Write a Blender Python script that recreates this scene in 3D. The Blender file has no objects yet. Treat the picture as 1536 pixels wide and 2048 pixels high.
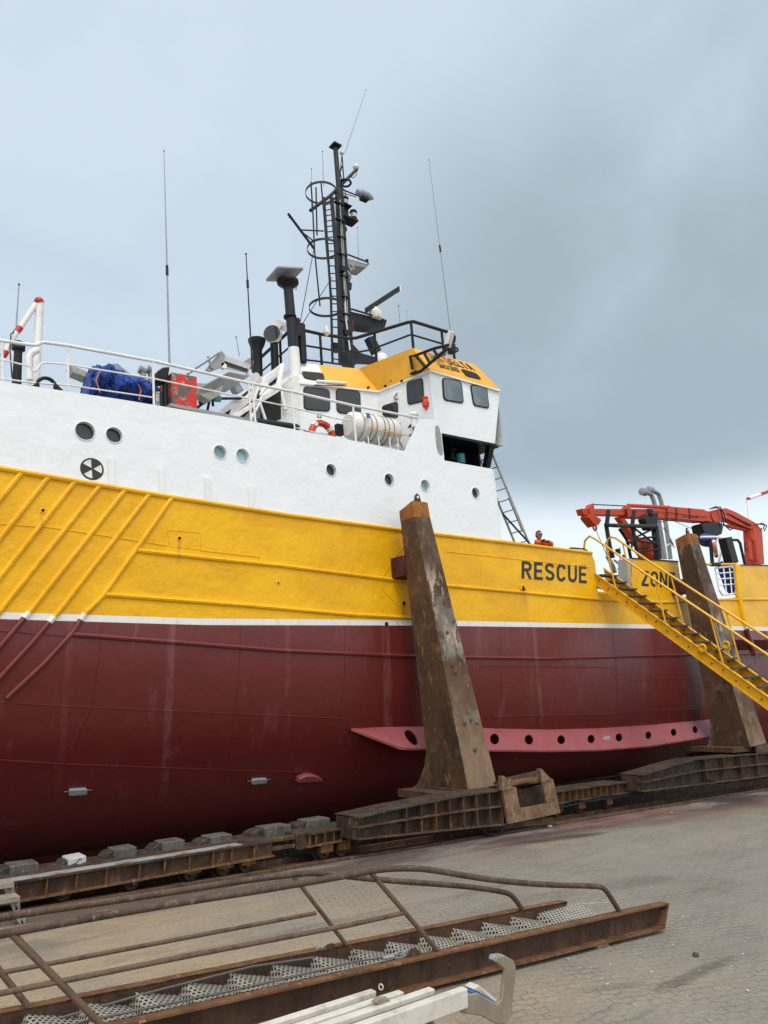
import bpy, bmesh, math, random
from mathutils import Vector, Matrix, geometry
random.seed(7)
sc = bpy.context.scene
COL = sc.collection
R = math.radians
# ------------------------------------------------------------------ camera model
F, CX, CY = 1400., 768., 1024.
CB, CP, CR = R(51), R(16.2), R(0.7)
EYE = Vector((0, 0, 2.0))
_fh = Vector((math.cos(CB), math.sin(CB), 0)); _rt = Vector((math.sin(CB), -math.cos(CB), 0))
FW = _fh*math.cos(CP) + Vector((0, 0, math.sin(CP)))
_up = -_fh*math.sin(CP) + Vector((0, 0, math.cos(CP)))
RT = _rt*math.cos(CR) - _up*math.sin(CR); UP = _up*math.cos(CR) + _rt*math.sin(CR)
# ship frame: a = aft, b = inboard from the port side, c = up
TH = R(4.5); N0 = 10.8; BM = 6.8
L = Vector((math.cos(TH), 0, math.sin(TH))); V = Vector((-math.sin(TH), 0, math.cos(TH))); T = Vector((0, 1, 0))
def S(a, b, c): return L*a + V*c + Vector((0, N0+b, 0))
def inv(p): return (p.dot(L), p.y-N0, p.dot(V))
def ray(x, y): return FW + RT*((x-CX)/F) - UP*((y-CY)/F)
def onP(x, y, p, n):
    d = ray(x, y); return EYE + d*((p-EYE).dot(n)/d.dot(n))
def onY(x, y, Y): return onP(x, y, Vector((0, Y, 0)), T)
def G(x, y, z=0): return onP(x, y, Vector((0, 0, z)), Vector((0, 0, 1)))
def A(x, y, b=0): return onY(x, y, N0+b)          # plane parallel to the ship's side
def Cc(x, y, c): return onP(x, y, V*c, V)          # horizontal plane of the ship
def Aa(x, y, a): return onP(x, y, L*a, L)          # cross-ship plane
def lerp(a, b, t): return a+(b-a)*t
def interp(tab, x):
    if x <= tab[0][0]: p, q = tab[0], tab[1]
    elif x >= tab[-1][0]: p, q = tab[-2], tab[-1]
    else:
        for i in range(len(tab)-1):
            if tab[i][0] <= x <= tab[i+1][0]: p, q = tab[i], tab[i+1]; break
    return p[1]+(q[1]-p[1])*(x-p[0])/(q[0]-p[0])

# ------------------------------------------------------------------ materials
class Mt:
    def __init__(s, name, col=(.5, .5, .5), rough=.5, metal=0, spec=.5):
        s.m = bpy.data.materials.new(name); s.m.use_nodes = True
        s.nt = s.m.node_tree; s.b = s.nt.nodes['Principled BSDF']
        s.b.inputs['Roughness'].default_value = rough; s.b.inputs['Metallic'].default_value = metal
        s.b.inputs['Specular IOR Level'].default_value = spec
        s.c = None; s.base(col); s.pos = s.N('ShaderNodeNewGeometry').outputs['Position']
    def N(s, t, **k):
        n = s.nt.nodes.new(t)
        for a, v in k.items(): setattr(n, a, v)
        return n
    def lk(s, o, i):
        if isinstance(o, (int, float)): i.default_value = o
        elif isinstance(o, tuple): i.default_value = o if len(o) == 4 else (*o, 1)
        else: s.nt.links.new(o, i)
    def vec(s, sc3, rot=(0, 0, 0), src=None):
        n = s.N('ShaderNodeMapping'); s.nt.links.new(src or s.pos, n.inputs[0])
        n.inputs['Scale'].default_value = sc3; n.inputs['Rotation'].default_value = rot
        return n.outputs[0]
    def noise(s, scale, detail=5, rough=.6, stretch=(1, 1, 1), rot=(0, 0, 0), dist=0, src=None):
        n = s.N('ShaderNodeTexNoise'); n.inputs['Scale'].default_value = scale
        n.inputs['Detail'].default_value = detail; n.inputs['Roughness'].default_value = rough
        n.inputs['Distortion'].default_value = dist
        s.nt.links.new(s.vec(stretch, rot, src), n.inputs['Vector']); return n.outputs[0]
    def ramp(s, f, lo, hi):
        n = s.N('ShaderNodeMapRange', interpolation_type='SMOOTHSTEP'); s.lk(f, n.inputs[0])
        n.inputs[1].default_value = lo; n.inputs[2].default_value = hi; return n.outputs[0]
    def math(s, op, a, b=0.):
        n = s.N('ShaderNodeMath', operation=op); s.lk(a, n.inputs[0]); s.lk(b, n.inputs[1]); return n.outputs[0]
    def mixc(s, f, a, b):
        n = s.N('ShaderNodeMix', data_type='RGBA'); s.lk(f, n.inputs[0]); s.lk(a, n.inputs[6]); s.lk(b, n.inputs[7]); return n.outputs[2]
    def base(s, c): s.c = c; s.lk(c, s.b.inputs['Base Color'])
    def over(s, f, col): s.base(s.mixc(f, s.c if not isinstance(s.c, tuple) else (*s.c[:3], 1), (*col, 1) if isinstance(col, tuple) else col))
    def bump(s, h, strength=.3, dist=.02):
        n = s.N('ShaderNodeBump'); n.inputs['Strength'].default_value = strength; n.inputs['Distance'].default_value = dist
        s.lk(h, n.inputs['Height'])
        p = s.b.inputs['Normal']
        if p.is_linked: s.nt.links.new(p.links[0].from_socket, n.inputs['Normal'])
        s.nt.links.new(n.outputs[0], p)
    def sep(s):
        n = s.N('ShaderNodeSeparateXYZ'); s.nt.links.new(s.pos, n.inputs[0]); return n.outputs
M = {}
def simple(k, col, rough=.5, metal=0, var=.25, scale=8, bump=.1, dirt=None, spec=.5):
    t = Mt(k, col, rough, metal, spec)
    t.over(t.ramp(t.noise(scale, 6), .42, .75), tuple(x*(1-var) for x in col))
    if dirt: t.over(t.math('MULTIPLY', t.ramp(t.noise(scale*.7, 8, .7), .52, .72), .8), dirt)
    if bump: t.bump(t.noise(scale*3, 5), bump, .01)
    M[k] = t.m; return t
# painted ship plating
t = Mt('white_plating', (.78, .82, .845), .42)
t.over(t.math('MULTIPLY', t.ramp(t.noise(1.2, 5, .6, (1, 1, .25)), .5, .8), .35), (.66, .70, .73))
t.over(t.math('MULTIPLY', t.ramp(t.noise(5, 6, .7, (1, 1, .12)), .66, .82), .30), (.52, .47, .40))
t.bump(t.noise(1.4, 3), .6, .05); t.bump(t.noise(8, 5, .65, (.7, 1, 1.4)), .30, .013); t.bump(t.noise(45, 3), .15, .004)
t.lk(t.math('ADD', t.math('MULTIPLY', t.noise(3, 5), .3), .25), t.b.inputs['Roughness'])
M['white_plating'] = t.m
t = Mt('yellow_plating', (.83, .455, .006), .38, 0, .28)
t.over(t.math('MULTIPLY', t.ramp(t.noise(1.1, 6, .65), .45, .75), .5), (.77, .38, .004))
t.over(t.math('MULTIPLY', t.ramp(t.noise(3.5, 7, .7, (1, 1, .3)), .56, .74), .45), (.82, .45, .02))
t.over(t.math('MULTIPLY', t.ramp(t.noise(7, 6, .7, (1, 1, .1)), .64, .8), .55), (.42, .19, .02))
t.over(t.math('MULTIPLY', t.ramp(t.noise(.8, 4, .5, (1, 1, 2)), .40, .62), .35), (.60, .27, .004))
xx, yy, zz_ = t.sep()
def ystain(px_, py_, wdt, ln_, col, amt):
    p = A(px_, py_, 0); f = t.math('SUBTRACT', 1., t.math('ABSOLUTE', t.math('DIVIDE', t.math('SUBTRACT', xx, p.x), wdt)))
    f = t.math('MULTIPLY', t.math('MULTIPLY', t.ramp(f, 0., .7), t.ramp(zz_, p.z-ln_, p.z-.1)), t.math('SUBTRACT', 1., t.ramp(zz_, p.z-.02, p.z+.03)))
    t.over(t.math('MULTIPLY', t.math('MULTIPLY', f, t.ramp(t.noise(7, 6, .7, (1, 1, .12)), .3, .6)), amt), col)
ystain(1047, 1182, .18, .8, (.42, .17, .02), .6); ystain(1190, 1195, .5, 1.0, (.55, .27, .03), .6); ystain(808, 1212, .10, .35, (.40, .17, .02), .6); ystain(359, 1082, .05, .5, (.45, .2, .02), .5); ystain(86, 1026, .05, .5, (.45, .2, .02), .5); ystain(700, 1052, .3, .9, (.66, .30, .004), .6)
vor = t.N('ShaderNodeTexVoronoi', feature='DISTANCE_TO_EDGE'); vor.inputs['Scale'].default_value = 1.3
t.nt.links.new(t.vec((1, 1, 1.5)), vor.inputs['Vector'])
t.lk(t.math('ADD', t.math('MULTIPLY', t.noise(2.2, 6), .45), .10), t.b.inputs['Roughness'])
t.bump(t.noise(1.5, 4), .75, .06); t.bump(t.noise(5.5, 5, .65, dist=1.2), .55, .022); t.bump(t.noise(16, 5, .7, dist=1.5), .35, .009); t.bump(t.noise(50, 3), .2, .003)
M['yellow_plating'] = t.m
t = Mt('red_antifouling', (.130, .0175, .0165), .33, 0, .5)
t.over(t.math('MULTIPLY', t.ramp(t.noise(1.0, 5, .6), .45, .8), .6), (.098, .0125, .012))
t.over(t.math('MULTIPLY', t.ramp(t.noise(2.6, 5, .6, (1, 1, .10)), .58, .78), .5), (.22, .065, .075))
t.over(t.math('MULTIPLY', t.ramp(t.noise(7, 5, .6, (1, 1, .06)), .64, .78), .35), (.27, .11, .12))
xx, yy, zz_ = t.sep()
def streak(px_, py_, wdt, col, amt, ztop, zbot):
    p = A(px_, py_, 0)
    xc = t.math('ADD', t.math('ADD', t.math('SUBTRACT', xx, p.x), t.math('MULTIPLY', t.math('SUBTRACT', zz_, p.z), .05)), t.math('MULTIPLY', t.math('SUBTRACT', yy, N0), -.85*p.x/N0))
    f = t.math('SUBTRACT', 1., t.math('ABSOLUTE', t.math('DIVIDE', xc, wdt)))
    f = t.math('MULTIPLY', t.ramp(f, 0., .6), t.ramp(t.noise(9, 6, .7, (1, 1, .08)), .35, .6))
    f = t.math('MULTIPLY', f, t.ramp(zz_, zbot, zbot+.9)); t.over(t.math('MULTIPLY', f, amt*.62), col)
streak(343, 1250, .09, (.27, .12, .13), .55, 3.3, .4); streak(140, 1275, .06, (.22, .09, .10), .35, 3.3, .4); streak(575, 1265, .08, (.24, .10, .11), .4, 3.3, 1.2)
streak(770, 1255, .14, (.26, .12, .11), .6, 3.3, 1.0); streak(1050, 1262, .22, (.15, .045, .03), .75, 3.6, 1.3); streak(1068, 1262, .10, (.26, .13, .13), .5, 3.6, 1.2); streak(960, 1262, .3, (.22, .09, .11), .45, 3.6, 2.6); streak(1150, 1262, .6, (.22, .08, .10), .4, 3.9, 2.9); streak(1330, 1262, .5, (.20, .07, .09), .4, 4, 2.9)  # last three: roller bands and sheen of the upper plating, painted in
t.bump(t.noise(1.1, 3), .5, .05); t.bump(t.noise(6, 5), .3, .012); t.bump(t.noise(40, 3), .2, .003)
M['red_antifouling'] = t.m
t = Mt('skylit_antifouling', (.28, .078, .085), .38)  # red antifouling lightened; skylight on upward faces put into the colour
t.over(t.ramp(t.noise(2, 5), .4, .75), (.26, .05, .06)); t.bump(t.noise(8, 4), .3, .01); M['skylit_antifouling'] = t.m
t = Mt('stripe_white', (.74, .74, .72), .5); t.over(t.ramp(t.noise(5, 6, .7, (1, 1, .4)), .5, .8), (.5, .47, .42)); M['stripe_white'] = t.m
simple('white_paint', (.78, .79, .78), .4, var=.12, scale=5, dirt=(.45, .40, .33), bump=.12)
simple('clean_white', (.80, .81, .81), .4, var=.08, scale=3, bump=.1)
simple('yellow_paint', (.72, .38, .012), .38, var=.2, scale=6, bump=.12)
simple('roof_yellow', (.76, .38, .016), .42, var=.14, scale=3, bump=.1)
simple('black_paint', (.008, .0085, .009), .5, var=.3, scale=9, spec=.3)
simple('dark_paint', (.013, .016, .019), .5, var=.3, scale=9, spec=.3)
simple('grey_paint', (.30, .31, .31), .5, var=.25, scale=5)
simple('galvanised', (.27, .30, .32), .45, .3, var=.3, scale=10)
simple('aluminium', (.38, .36, .32), .42, .5, var=.3, scale=14, dirt=(.18, .14, .10))
simple('fork_paint', (.24, .21, .155), .55, 0, var=.3, scale=7, dirt=(.22, .18, .13), bump=.25)
simple('pale_fork', (.58, .56, .50), .55, 0, var=.25, scale=7, dirt=(.30, .27, .22), bump=.25)
simple('wood', (.26, .23, .19), .8, var=.4, scale=18, bump=.3)
simple('wood_deck', (.12, .10, .08), .8, var=.4, scale=14)
simple('orange_paint', (.62, .055, .012), .45, var=.15, scale=6)
simple('crane_red', (.50, .050, .014), .48, spec=.3, var=.2, scale=4, dirt=(.30, .06, .04))
simple('faded_orange', (.62, .17, .10), .6, var=.25, scale=12)
simple('teal_paint', (.04, .30, .32), .5)
t = simple('blue_tarp', (.014, .075, .42), .34, var=.55, scale=5, bump=.3); t.bump(t.noise(4.5, 6, .65, (1, 1, .6), dist=2.2), 1.0, .09); t.bump(t.noise(11, 5, .6, dist=2.), .8, .03)
simple('blue_paint', (.03, .13, .42), .5)
simple('rope', (.12, .115, .105), .7, .2, var=.4, scale=60)
simple('zinc', (.36, .40, .42), .6, .2, var=.25, scale=12)
simple('navy', (.008, .012, .03), .5)
simple('fiberglass', (.76, .75, .71), .45, var=.1, scale=6, dirt=(.5, .47, .40))
simple('skin', (.36, .19, .13), .6, var=.15, scale=20); simple('hair', (.015, .012, .011), .6)
simple('coverall', (.72, .11, .015), .7, var=.25, scale=16, bump=.3)
simple('tread_dark', (.05, .048, .045), .7, var=.4, scale=15)
simple('letter_black', (.018, .018, .020), .5, var=.2)
simple('letter_white', (.75, .75, .75), .5)
simple('green_sign', (.02, .33, .10), .5)
simple('red_sign', (.50, .015, .02), .45)
def glass(k, col, rough=.06):
    t = Mt(k, col, rough, 0, .6); t.over(t.ramp(t.noise(1.6, 3), .4, .7), tuple(x*1.6 for x in col)); M[k] = t.m
glass('dark_glass', (.018, .024, .028)); glass('pane_glass', (.11, .14, .16)); glass('teal_glass', (.20, .36, .38), .15); glass('lens', (.35, .36, .35), .12)  # pane_glass lighter: reflections and view through put into its colour
# rust
def rust(k, a, b, c, sc_=3., patch=None, green=None, streak=True):
    t = Mt(k, a, .72, .15, .4)
    t.over(t.ramp(t.noise(sc_, 8, .65), .40, .68), b)
    t.over(t.math('MULTIPLY', t.ramp(t.noise(sc_*3.3, 8, .72), .52, .72), .8), c)
    if streak: t.over(t.math('MULTIPLY', t.ramp(t.noise(sc_*2.5, 6, .7, (1, 1, .12)), .54, .72), .6), tuple(x*.45 for x in a))
    if streak: t.over(t.math('MULTIPLY', t.ramp(t.noise(sc_*1.7, 6, .7, (1, 1, .10)), .60, .74), .7), (.24, .11, .04))
    t.over(t.math('MULTIPLY', t.ramp(t.noise(sc_*1.1, 7, .7, (1, 1, .5), (0, 0, 1)), .50, .60), .55), tuple(x*.35 for x in a))
    t.over(t.math('MULTIPLY', t.ramp(t.noise(sc_*4.1, 8, .75, (1, 1, .4), (0, 1, 0)), .57, .66), .6), tuple(min(.5, x*1.9) for x in c))
    if green: t.over(t.math('MULTIPLY', t.ramp(t.noise(2.1, 5, .6), .60, .68), .75), green)
    if patch: patch(t)
    t.over(t.math('MULTIPLY', t.ramp(t.noise(26, 4, .7), .70, .76), .7), (.42, .37, .30))
    t.bump(t.noise(sc_*5, 7, .7), .5, .012); t.bump(t.noise(sc_*30, 3), .3, .003)
    M[k] = t.m; return t
rust('rust_brown', (.075, .044, .027), (.12, .066, .037), (.20, .13, .08), 2.5)
rust('rust_dark', (.042, .028, .019), (.075, .046, .028), (.13, .10, .075), 3, green=(.03, .10, .085))  # darker copy for girder webs and flanges, shade put into the rust
rust('rust_orange', (.17, .078, .034), (.10, .05, .026), (.26, .16, .09), 4, streak=False)
rust('rust_beam', (.060, .034, .022), (.098, .052, .029), (.05, .034, .025), 4)
rust('rust_pipe', (.12, .085, .065), (.16, .095, .055), (.075, .05, .042), 7, streak=False)
rust('rail_pipe', (.075, .050, .038), (.105, .068, .048), (.16, .115, .09), 6, streak=False)
rust('plate_beige', (.235, .145, .085), (.15, .08, .042), (.34, .25, .16), 5)
rust('timber_dark', (.035, .031, .026), (.06, .052, .043), (.13, .11, .09), 4, green=(.045, .075, .065))
rust('block_face', (.085, .078, .068), (.13, .12, .105), (.20, .185, .16), 5, green=(.06, .085, .075))
rust('fender_red', (.085, .018, .022), (.06, .016, .018), (.12, .05, .045), 4)
def post_patch_lit(t):
    x, y, z = t.sep()
    m1 = t.math('MULTIPLY', t.ramp(z, 2.9, 3.4), t.ramp(t.math('MULTIPLY', z, -1), -5.0, -4.3))
    nz = t.ramp(t.noise(3.2, 8, .72, (1.5, 1.5, .5)), .50, .56)
    face = t.ramp(t.math('MULTIPLY', t.nt_normy, -1), .70, .9)  # outboard face gets peeled paint, tan rust and painted-in lit-side lightening
    t.over(t.math('MULTIPLY', t.math('MULTIPLY', m1, nz), face), (.44, .36, .27))
    t.over(t.math('MULTIPLY', t.math('MULTIPLY', t.ramp(t.noise(1.7, 6, .7), .5, .6), face), .7), (.175, .168, .145))
    t.over(t.math('MULTIPLY', t.math('MULTIPLY', t.math('MULTIPLY', t.ramp(t.math('MULTIPLY', z, -1), -3.0, -.9), face), t.ramp(t.noise(2.6, 6, .65, (1, 1, .35)), .30, .62)), .75), (.29, .195, .12))
class Mt2(Mt): pass
_old = Mt.__init__
def _ni(s, *a, **k):
    _old(s, *a, **k); n = s.N('ShaderNodeSeparateXYZ')
    s.nt.links.new(s.nt.nodes['Geometry'].outputs['True Normal'], n.inputs[0]); s.nt_normy = n.outputs[1]
Mt.__init__ = _ni
rust('post_steel', (.080, .047, .027), (.125, .070, .038), (.21, .125, .065), 1.3, patch=post_patch_lit, green=(.12, .125, .11), streak=False)
Mt.__init__ = _old
t = rust('cap_yellow', (.34, .145, .022), (.24, .085, .025), (.12, .045, .035), 4)
# red box with peeled paint
t = Mt('peeling_red', (.60, .022, .016), .5)
t.over(t.ramp(t.noise(3.2, 7, .7), .50, .55), (.085, .105, .085)); t.over(t.ramp(t.noise(7, 7, .7, src=t.vec((1, 1, 1), (1, 2, 3))), .60, .64), (.42, .40, .36)); M['peeling_red'] = t.m
# grating: real see-through holes
t = Mt('grating', (.33, .315, .275), .55, .2)
u = t.N('ShaderNodeUVMap').outputs[0]
def gridmask(t, u):
    sp = t.N('ShaderNodeSeparateXYZ'); t.nt.links.new(u, sp.inputs[0])
    row = t.math('FLOOR', sp.outputs[1]); off = t.math('MULTIPLY', t.math('MODULO', row, 2.), .5)
    fx = t.math('SUBTRACT', t.math('FRACT', t.math('ADD', sp.outputs[0], off)), .5); fy = t.math('SUBTRACT', t.math('FRACT', sp.outputs[1]), .5)
    d = t.math('ADD', t.math('POWER', t.math('MULTIPLY', fx, 1.15), 2.), t.math('POWER', fy, 2.))
    return t.math('GREATER_THAN', d, .125)
t.nt.links.new(gridmask(t, u), t.b.inputs['Alpha']); t.over(t.ramp(t.noise(7, 5), .5, .75), (.20, .17, .13)); M['grating'] = t.m
# yard paving
t = Mt('paving', (.225, .215, .187), .82, 0, .3)
x, y, z = t.sep()
t.over(t.ramp(t.noise(.55, 6, .65), .38, .68), (.20, .19, .16))
t.over(t.math('MULTIPLY', t.ramp(t.noise(.30, 6, .6, (1, 2.2, 1), (0, 0, .12)), .48, .66), .75), (.26, .238, .19))
tan = t.math('MULTIPLY', t.ramp(t.math('MULTIPLY', x, -1), -7.5, -1.5), t.ramp(t.noise(.8, 6, .6), .3, .6))
t.over(t.math('MULTIPLY', tan, .9), (.36, .275, .175))
t.over(t.math('MULTIPLY', t.ramp(t.noise(.9, 7, .7, (.45, 1.6, 1), (0, 0, .1)), .60, .74), .75), (.055, .052, .048))
t.over(t.math('MULTIPLY', t.ramp(t.noise(3.4, 8, .75, (.25, 1.6, 1), (0, 0, .08)), .68, .78), .65), (.42, .37, .30))
red = t.math('MULTIPLY', t.math('MULTIPLY', t.ramp(y, 6.9, 8.4), t.ramp(x, 7.0, 9.5)), t.ramp(t.noise(.55, 6, .65, (.5, 1.3, 1)), .40, .60))
t.over(t.math('MULTIPLY', red, .75), (.13, .038, .042))
pink = t.math('MULTIPLY', t.math('MULTIPLY', t.ramp(y, 6.6, 8.0), t.ramp(x, 7.0, 9.5)), t.ramp(t.noise(.8, 6, .65, (.4, 1.8, 1)), .52, .66))
t.over(t.math('MULTIPLY', pink, .7), (.30, .27, .27))
def stain(p0, p1, wdt, amt, col, sc_=5.):
    d = (p1-p0); ln = d.length; d = d/ln
    def dt(v, o):
        n = t.N('ShaderNodeVectorMath', operation='DOT_PRODUCT'); t.nt.links.new(t.pos, n.inputs[0]); n.inputs[1].default_value = v; return t.math('SUBTRACT', n.outputs['Value'], o)
    u = t.math('DIVIDE', dt(d, d.dot((p0+p1)/2)), ln/2); pv = Vector((-d.y, d.x, 0)); w_ = t.math('DIVIDE', dt(pv, pv.dot(p0)), wdt)
    rr = t.math('ADD', t.math('POWER', u, 4.), t.math('POWER', w_, 2.))
    rr = t.math('ADD', rr, t.math('MULTIPLY', t.math('SUBTRACT', t.noise(sc_, 8, .75), .5), 3.4))
    t.over(t.math('MULTIPLY', t.ramp(t.math('MULTIPLY', rr, -1.), -1.3, .1), amt), col)
stain(G(1300, 1988), G(1475, 1910), .08, .6, (.06, .052, .045)); stain(G(1155, 1985), G(1300, 1965), .07, .4, (.09, .08, .068))
stain(G(1210, 1775), G(1345, 1752), .25, .45, (.09, .085, .08), 7.); stain(G(1010, 1690), G(1220, 1664), .16, .85, (.035, .026, .024), 4.); stain(G(1100, 1660), G(1400, 1612), .35, .6, (.19, .06, .06), 3.)
stain(G(1380, 1605), G(1560, 1588), .5, .8, (.04, .042, .045), 2.); stain(G(1110, 1810), G(1250, 1802), .02, .6, (.5, .45, .34), 9.)
br = t.N('ShaderNodeTexBrick', offset=.5); br.inputs['Scale'].default_value = 1
br.inputs['Brick Width'].default_value = .17; br.inputs['Row Height'].default_value = .088; br.inputs['Mortar Size'].default_value = .006; br.inputs['Mortar Smooth'].default_value = .3
wv = t.N('ShaderNodeTexWave', wave_type='BANDS', bands_direction='X', wave_profile='TRI'); wv.inputs['Scale'].default_value = 1.85; wv.inputs['Distortion'].default_value = 0
rot = t.vec((1, 1, 1), (0, 0, .42))
t.nt.links.new(rot, wv.inputs['Vector'])
cmb = t.N('ShaderNodeCombineXYZ'); t.lk(t.math('MULTIPLY', wv.outputs['Fac'], .032), cmb.inputs[1])
nj = t.N('ShaderNodeTexNoise'); nj.inputs['Scale'].default_value = 9; t.nt.links.new(t.pos, nj.inputs['Vector']); t.lk(t.math('MULTIPLY', nj.outputs[0], .012), cmb.inputs[0])
va = t.N('ShaderNodeVectorMath', operation='ADD'); t.nt.links.new(rot, va.inputs[0]); t.nt.links.new(cmb.outputs[0], va.inputs[1])
t.nt.links.new(va.outputs[0], br.inputs['Vector'])
fill = t.ramp(t.noise(1.3, 6, .7), .40, .66)
joint = t.math('MULTIPLY', br.outputs['Fac'], t.math('ADD', t.math('MULTIPLY', fill, .75), .12))
t.over(t.math('MULTIPLY', t.math('MULTIPLY', joint, t.ramp(x, 3.2, 5.2)), .8), (.045, .04, .032))
br.inputs['Color1'].default_value = (0, 0, 0, 1); br.inputs['Color2'].default_value = (1, 1, 1, 1)
t.over(t.math('MULTIPLY', br.outputs['Color'], .16), (.12, .105, .085))
t.over(t.math('MULTIPLY', t.ramp(t.noise(38, 5, .7), .62, .72), .55), (.30, .28, .245))
t.bump(t.math('MULTIPLY', joint, -1), .7, .012); t.over(t.math('MULTIPLY', t.ramp(t.noise(22, 6, .75), .52, .66), .6), (.11, .10, .08)); t.over(t.math('MULTIPLY', t.ramp(t.noise(70, 4, .75), .56, .66), .5), (.075, .068, .056)); t.over(t.math('MULTIPLY', t.ramp(t.noise(1.6, 8, .7, (.18, 1.5, 1), (0, 0, .1)), .52, .66), .5), (.105, .098, .085)); t.over(t.math('MULTIPLY', t.math('MULTIPLY', t.ramp(y, 7.7, 8.6), t.ramp(t.noise(1.1, 7, .7, (.3, 1.2, 1)), .38, .56)), .8), (.055, .036, .03)); t.bump(t.noise(30, 6, .7), .6, .010); t.bump(t.noise(5, 4), .3, .02)
M['paving'] = t.m
simple('pit_floor', (.13, .075, .062), .9, var=.4, scale=2)
simple('stone', (.42, .39, .35), .8, var=.3, scale=30)
# ------------------------------------------------------------------ mesh builder and tagging
WL = {}
class MB:
    def __init__(s): s.v = []; s.f = []; s.mi = []; s.uv = None
    def add(s, vs, fs, mi=0):
        o = len(s.v); s.v += [Vector(p) for p in vs]; s.f += [tuple(i+o for i in f) for f in fs]; s.mi += [mi]*len(fs); return s
    def box(s, o, ax, ay, az, mi=0):          # o = corner, three edge vectors
        o, ax, ay, az = map(Vector, (o, ax, ay, az))
        vs = [o, o+ax, o+ax+ay, o+ay, o+az, o+ax+az, o+ax+ay+az, o+ay+az]
        return s.add(vs, [(3, 2, 1, 0), (4, 5, 6, 7), (0, 1, 5, 4), (1, 2, 6, 5), (2, 3, 7, 6), (3, 0, 4, 7)], mi)
    def wbox(s, x0, x1, y0, y1, z0, z1, mi=0): return s.box((x0, y0, z0), (x1-x0, 0, 0), (0, y1-y0, 0), (0, 0, z1-z0), mi)
    def sbox(s, a0, a1, b0, b1, c0, c1, mi=0): return s.box(S(a0, b0, c0), L*(a1-a0), T*(b1-b0), V*(c1-c0), mi)
    def prism(s, pts, off, mi=0):
        pts = [Vector(p) for p in pts]; off = Vector(off); n = len(pts)
        nrm = Vector((0, 0, 0))
        for i in range(n): nrm += pts[i].cross(pts[(i+1) % n])
        if nrm.dot(off) > 0: pts = pts[::-1]
        vs = pts+[p+off for p in pts]
        return s.add(vs, [tuple(range(n)), tuple(range(2*n-1, n-1, -1))]+[(i, i+n, (i+1) % n+n, (i+1) % n) for i in range(n)], mi)
    def loft(s, r0, r1, mi=0):
        n = len(r0)
        return s.add(list(r0)+list(r1), [tuple(range(n))[::-1], tuple(range(n, 2*n))]+[(i, (i+1) % n, (i+1) % n+n, i+n) for i in range(n)], mi)
    def tube(s, path, r, n=8, mi=0, closed=False):
        path = [Vector(p) for p in path]; m = len(path); rs = r if isinstance(r, (list, tuple)) else [r]*m
        rings = []; prev = None
        for i, p in enumerate(path):
            if closed: d = path[(i+1) % m]-path[i-1]
            else: d = path[min(i+1, m-1)]-path[max(i-1, 0)]
            d.normalize()
            if prev is None: u = d.orthogonal().normalized()
            else: u = (prev-d*prev.dot(d)).normalized()
            prev = u; w = d.cross(u)
            rings.append([p+(u*math.cos(2*math.pi*k/n)+w*math.sin(2*math.pi*k/n))*rs[i] for k in range(n)])
        fs = []
        for i in range(m if closed else m-1):
            j = (i+1) % m
            fs += [(i*n+k, i*n+(k+1) % n, j*n+(k+1) % n, j*n+k) for k in range(n)]
        if not closed: fs += [tuple(range(n))[::-1], tuple(range((m-1)*n, m*n))]
        return s.add([p for q in rings for p in q], fs, mi)
    def cyl(s, p0, p1, r0, r1=None, n=14, mi=0): return s.tube([p0, p1], [r0, r0 if r1 is None else r1], n, mi)
    def lathe(s, p, ax, prof, n=16, mi=0):
        ax = Vector(ax).normalized(); p = Vector(p)
        u = ax.orthogonal().normalized(); w = ax.cross(u); vs = []; fs = []; m = len(prof)
        for h, r in prof: vs += [p+ax*h+(u*math.cos(2*math.pi*k/n)+w*math.sin(2*math.pi*k/n))*max(r, 1e-4) for k in range(n)]
        for i in range(m-1): fs += [(i*n+k, i*n+(k+1) % n, (i+1)*n+(k+1) % n, (i+1)*n+k) for k in range(n)]
        fs += [tuple(range(n))[::-1], tuple(range((m-1)*n, m*n))]
        return s.add(vs, fs, mi)
    def ball(s, p, r, ax=(0, 0, 1), sq=1, n=12, mi=0):
        return s.lathe(p, ax, [(-r*sq*math.cos(math.pi*i/8), r*math.sin(math.pi*i/8)) for i in range(9)], n, mi)
    def ring(s, p, ax, R_, r, n=28, k=8, mi=0):
        ax = Vector(ax).normalized(); u = ax.orthogonal().normalized(); w = ax.cross(u)
        return s.tube([Vector(p)+(u*math.cos(2*math.pi*i/n)+w*math.sin(2*math.pi*i/n))*R_ for i in range(n)], r, k, mi, True)
    def band(s, p, ax, R_, h, t, n=28, a0=0, a1=2*math.pi, u=None, mi=0):     # flat hoop
        ax = Vector(ax).normalized(); u = (u or ax.orthogonal()).normalized(); w = ax.cross(u); p = Vector(p)
        vs = []; fs = []
        for i in range(n+1):
            g = a0+(a1-a0)*i/n; d = u*math.cos(g)+w*math.sin(g)
            vs += [p+d*R_, p+d*(R_+t), p+d*(R_+t)+ax*h, p+d*R_+ax*h]
        for i in range(n):
            for k in range(4): fs.append((i*4+k, i*4+(k+1) % 4, i*4+4+(k+1) % 4, i*4+4+k))
        return s.add(vs, fs, mi)
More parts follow.
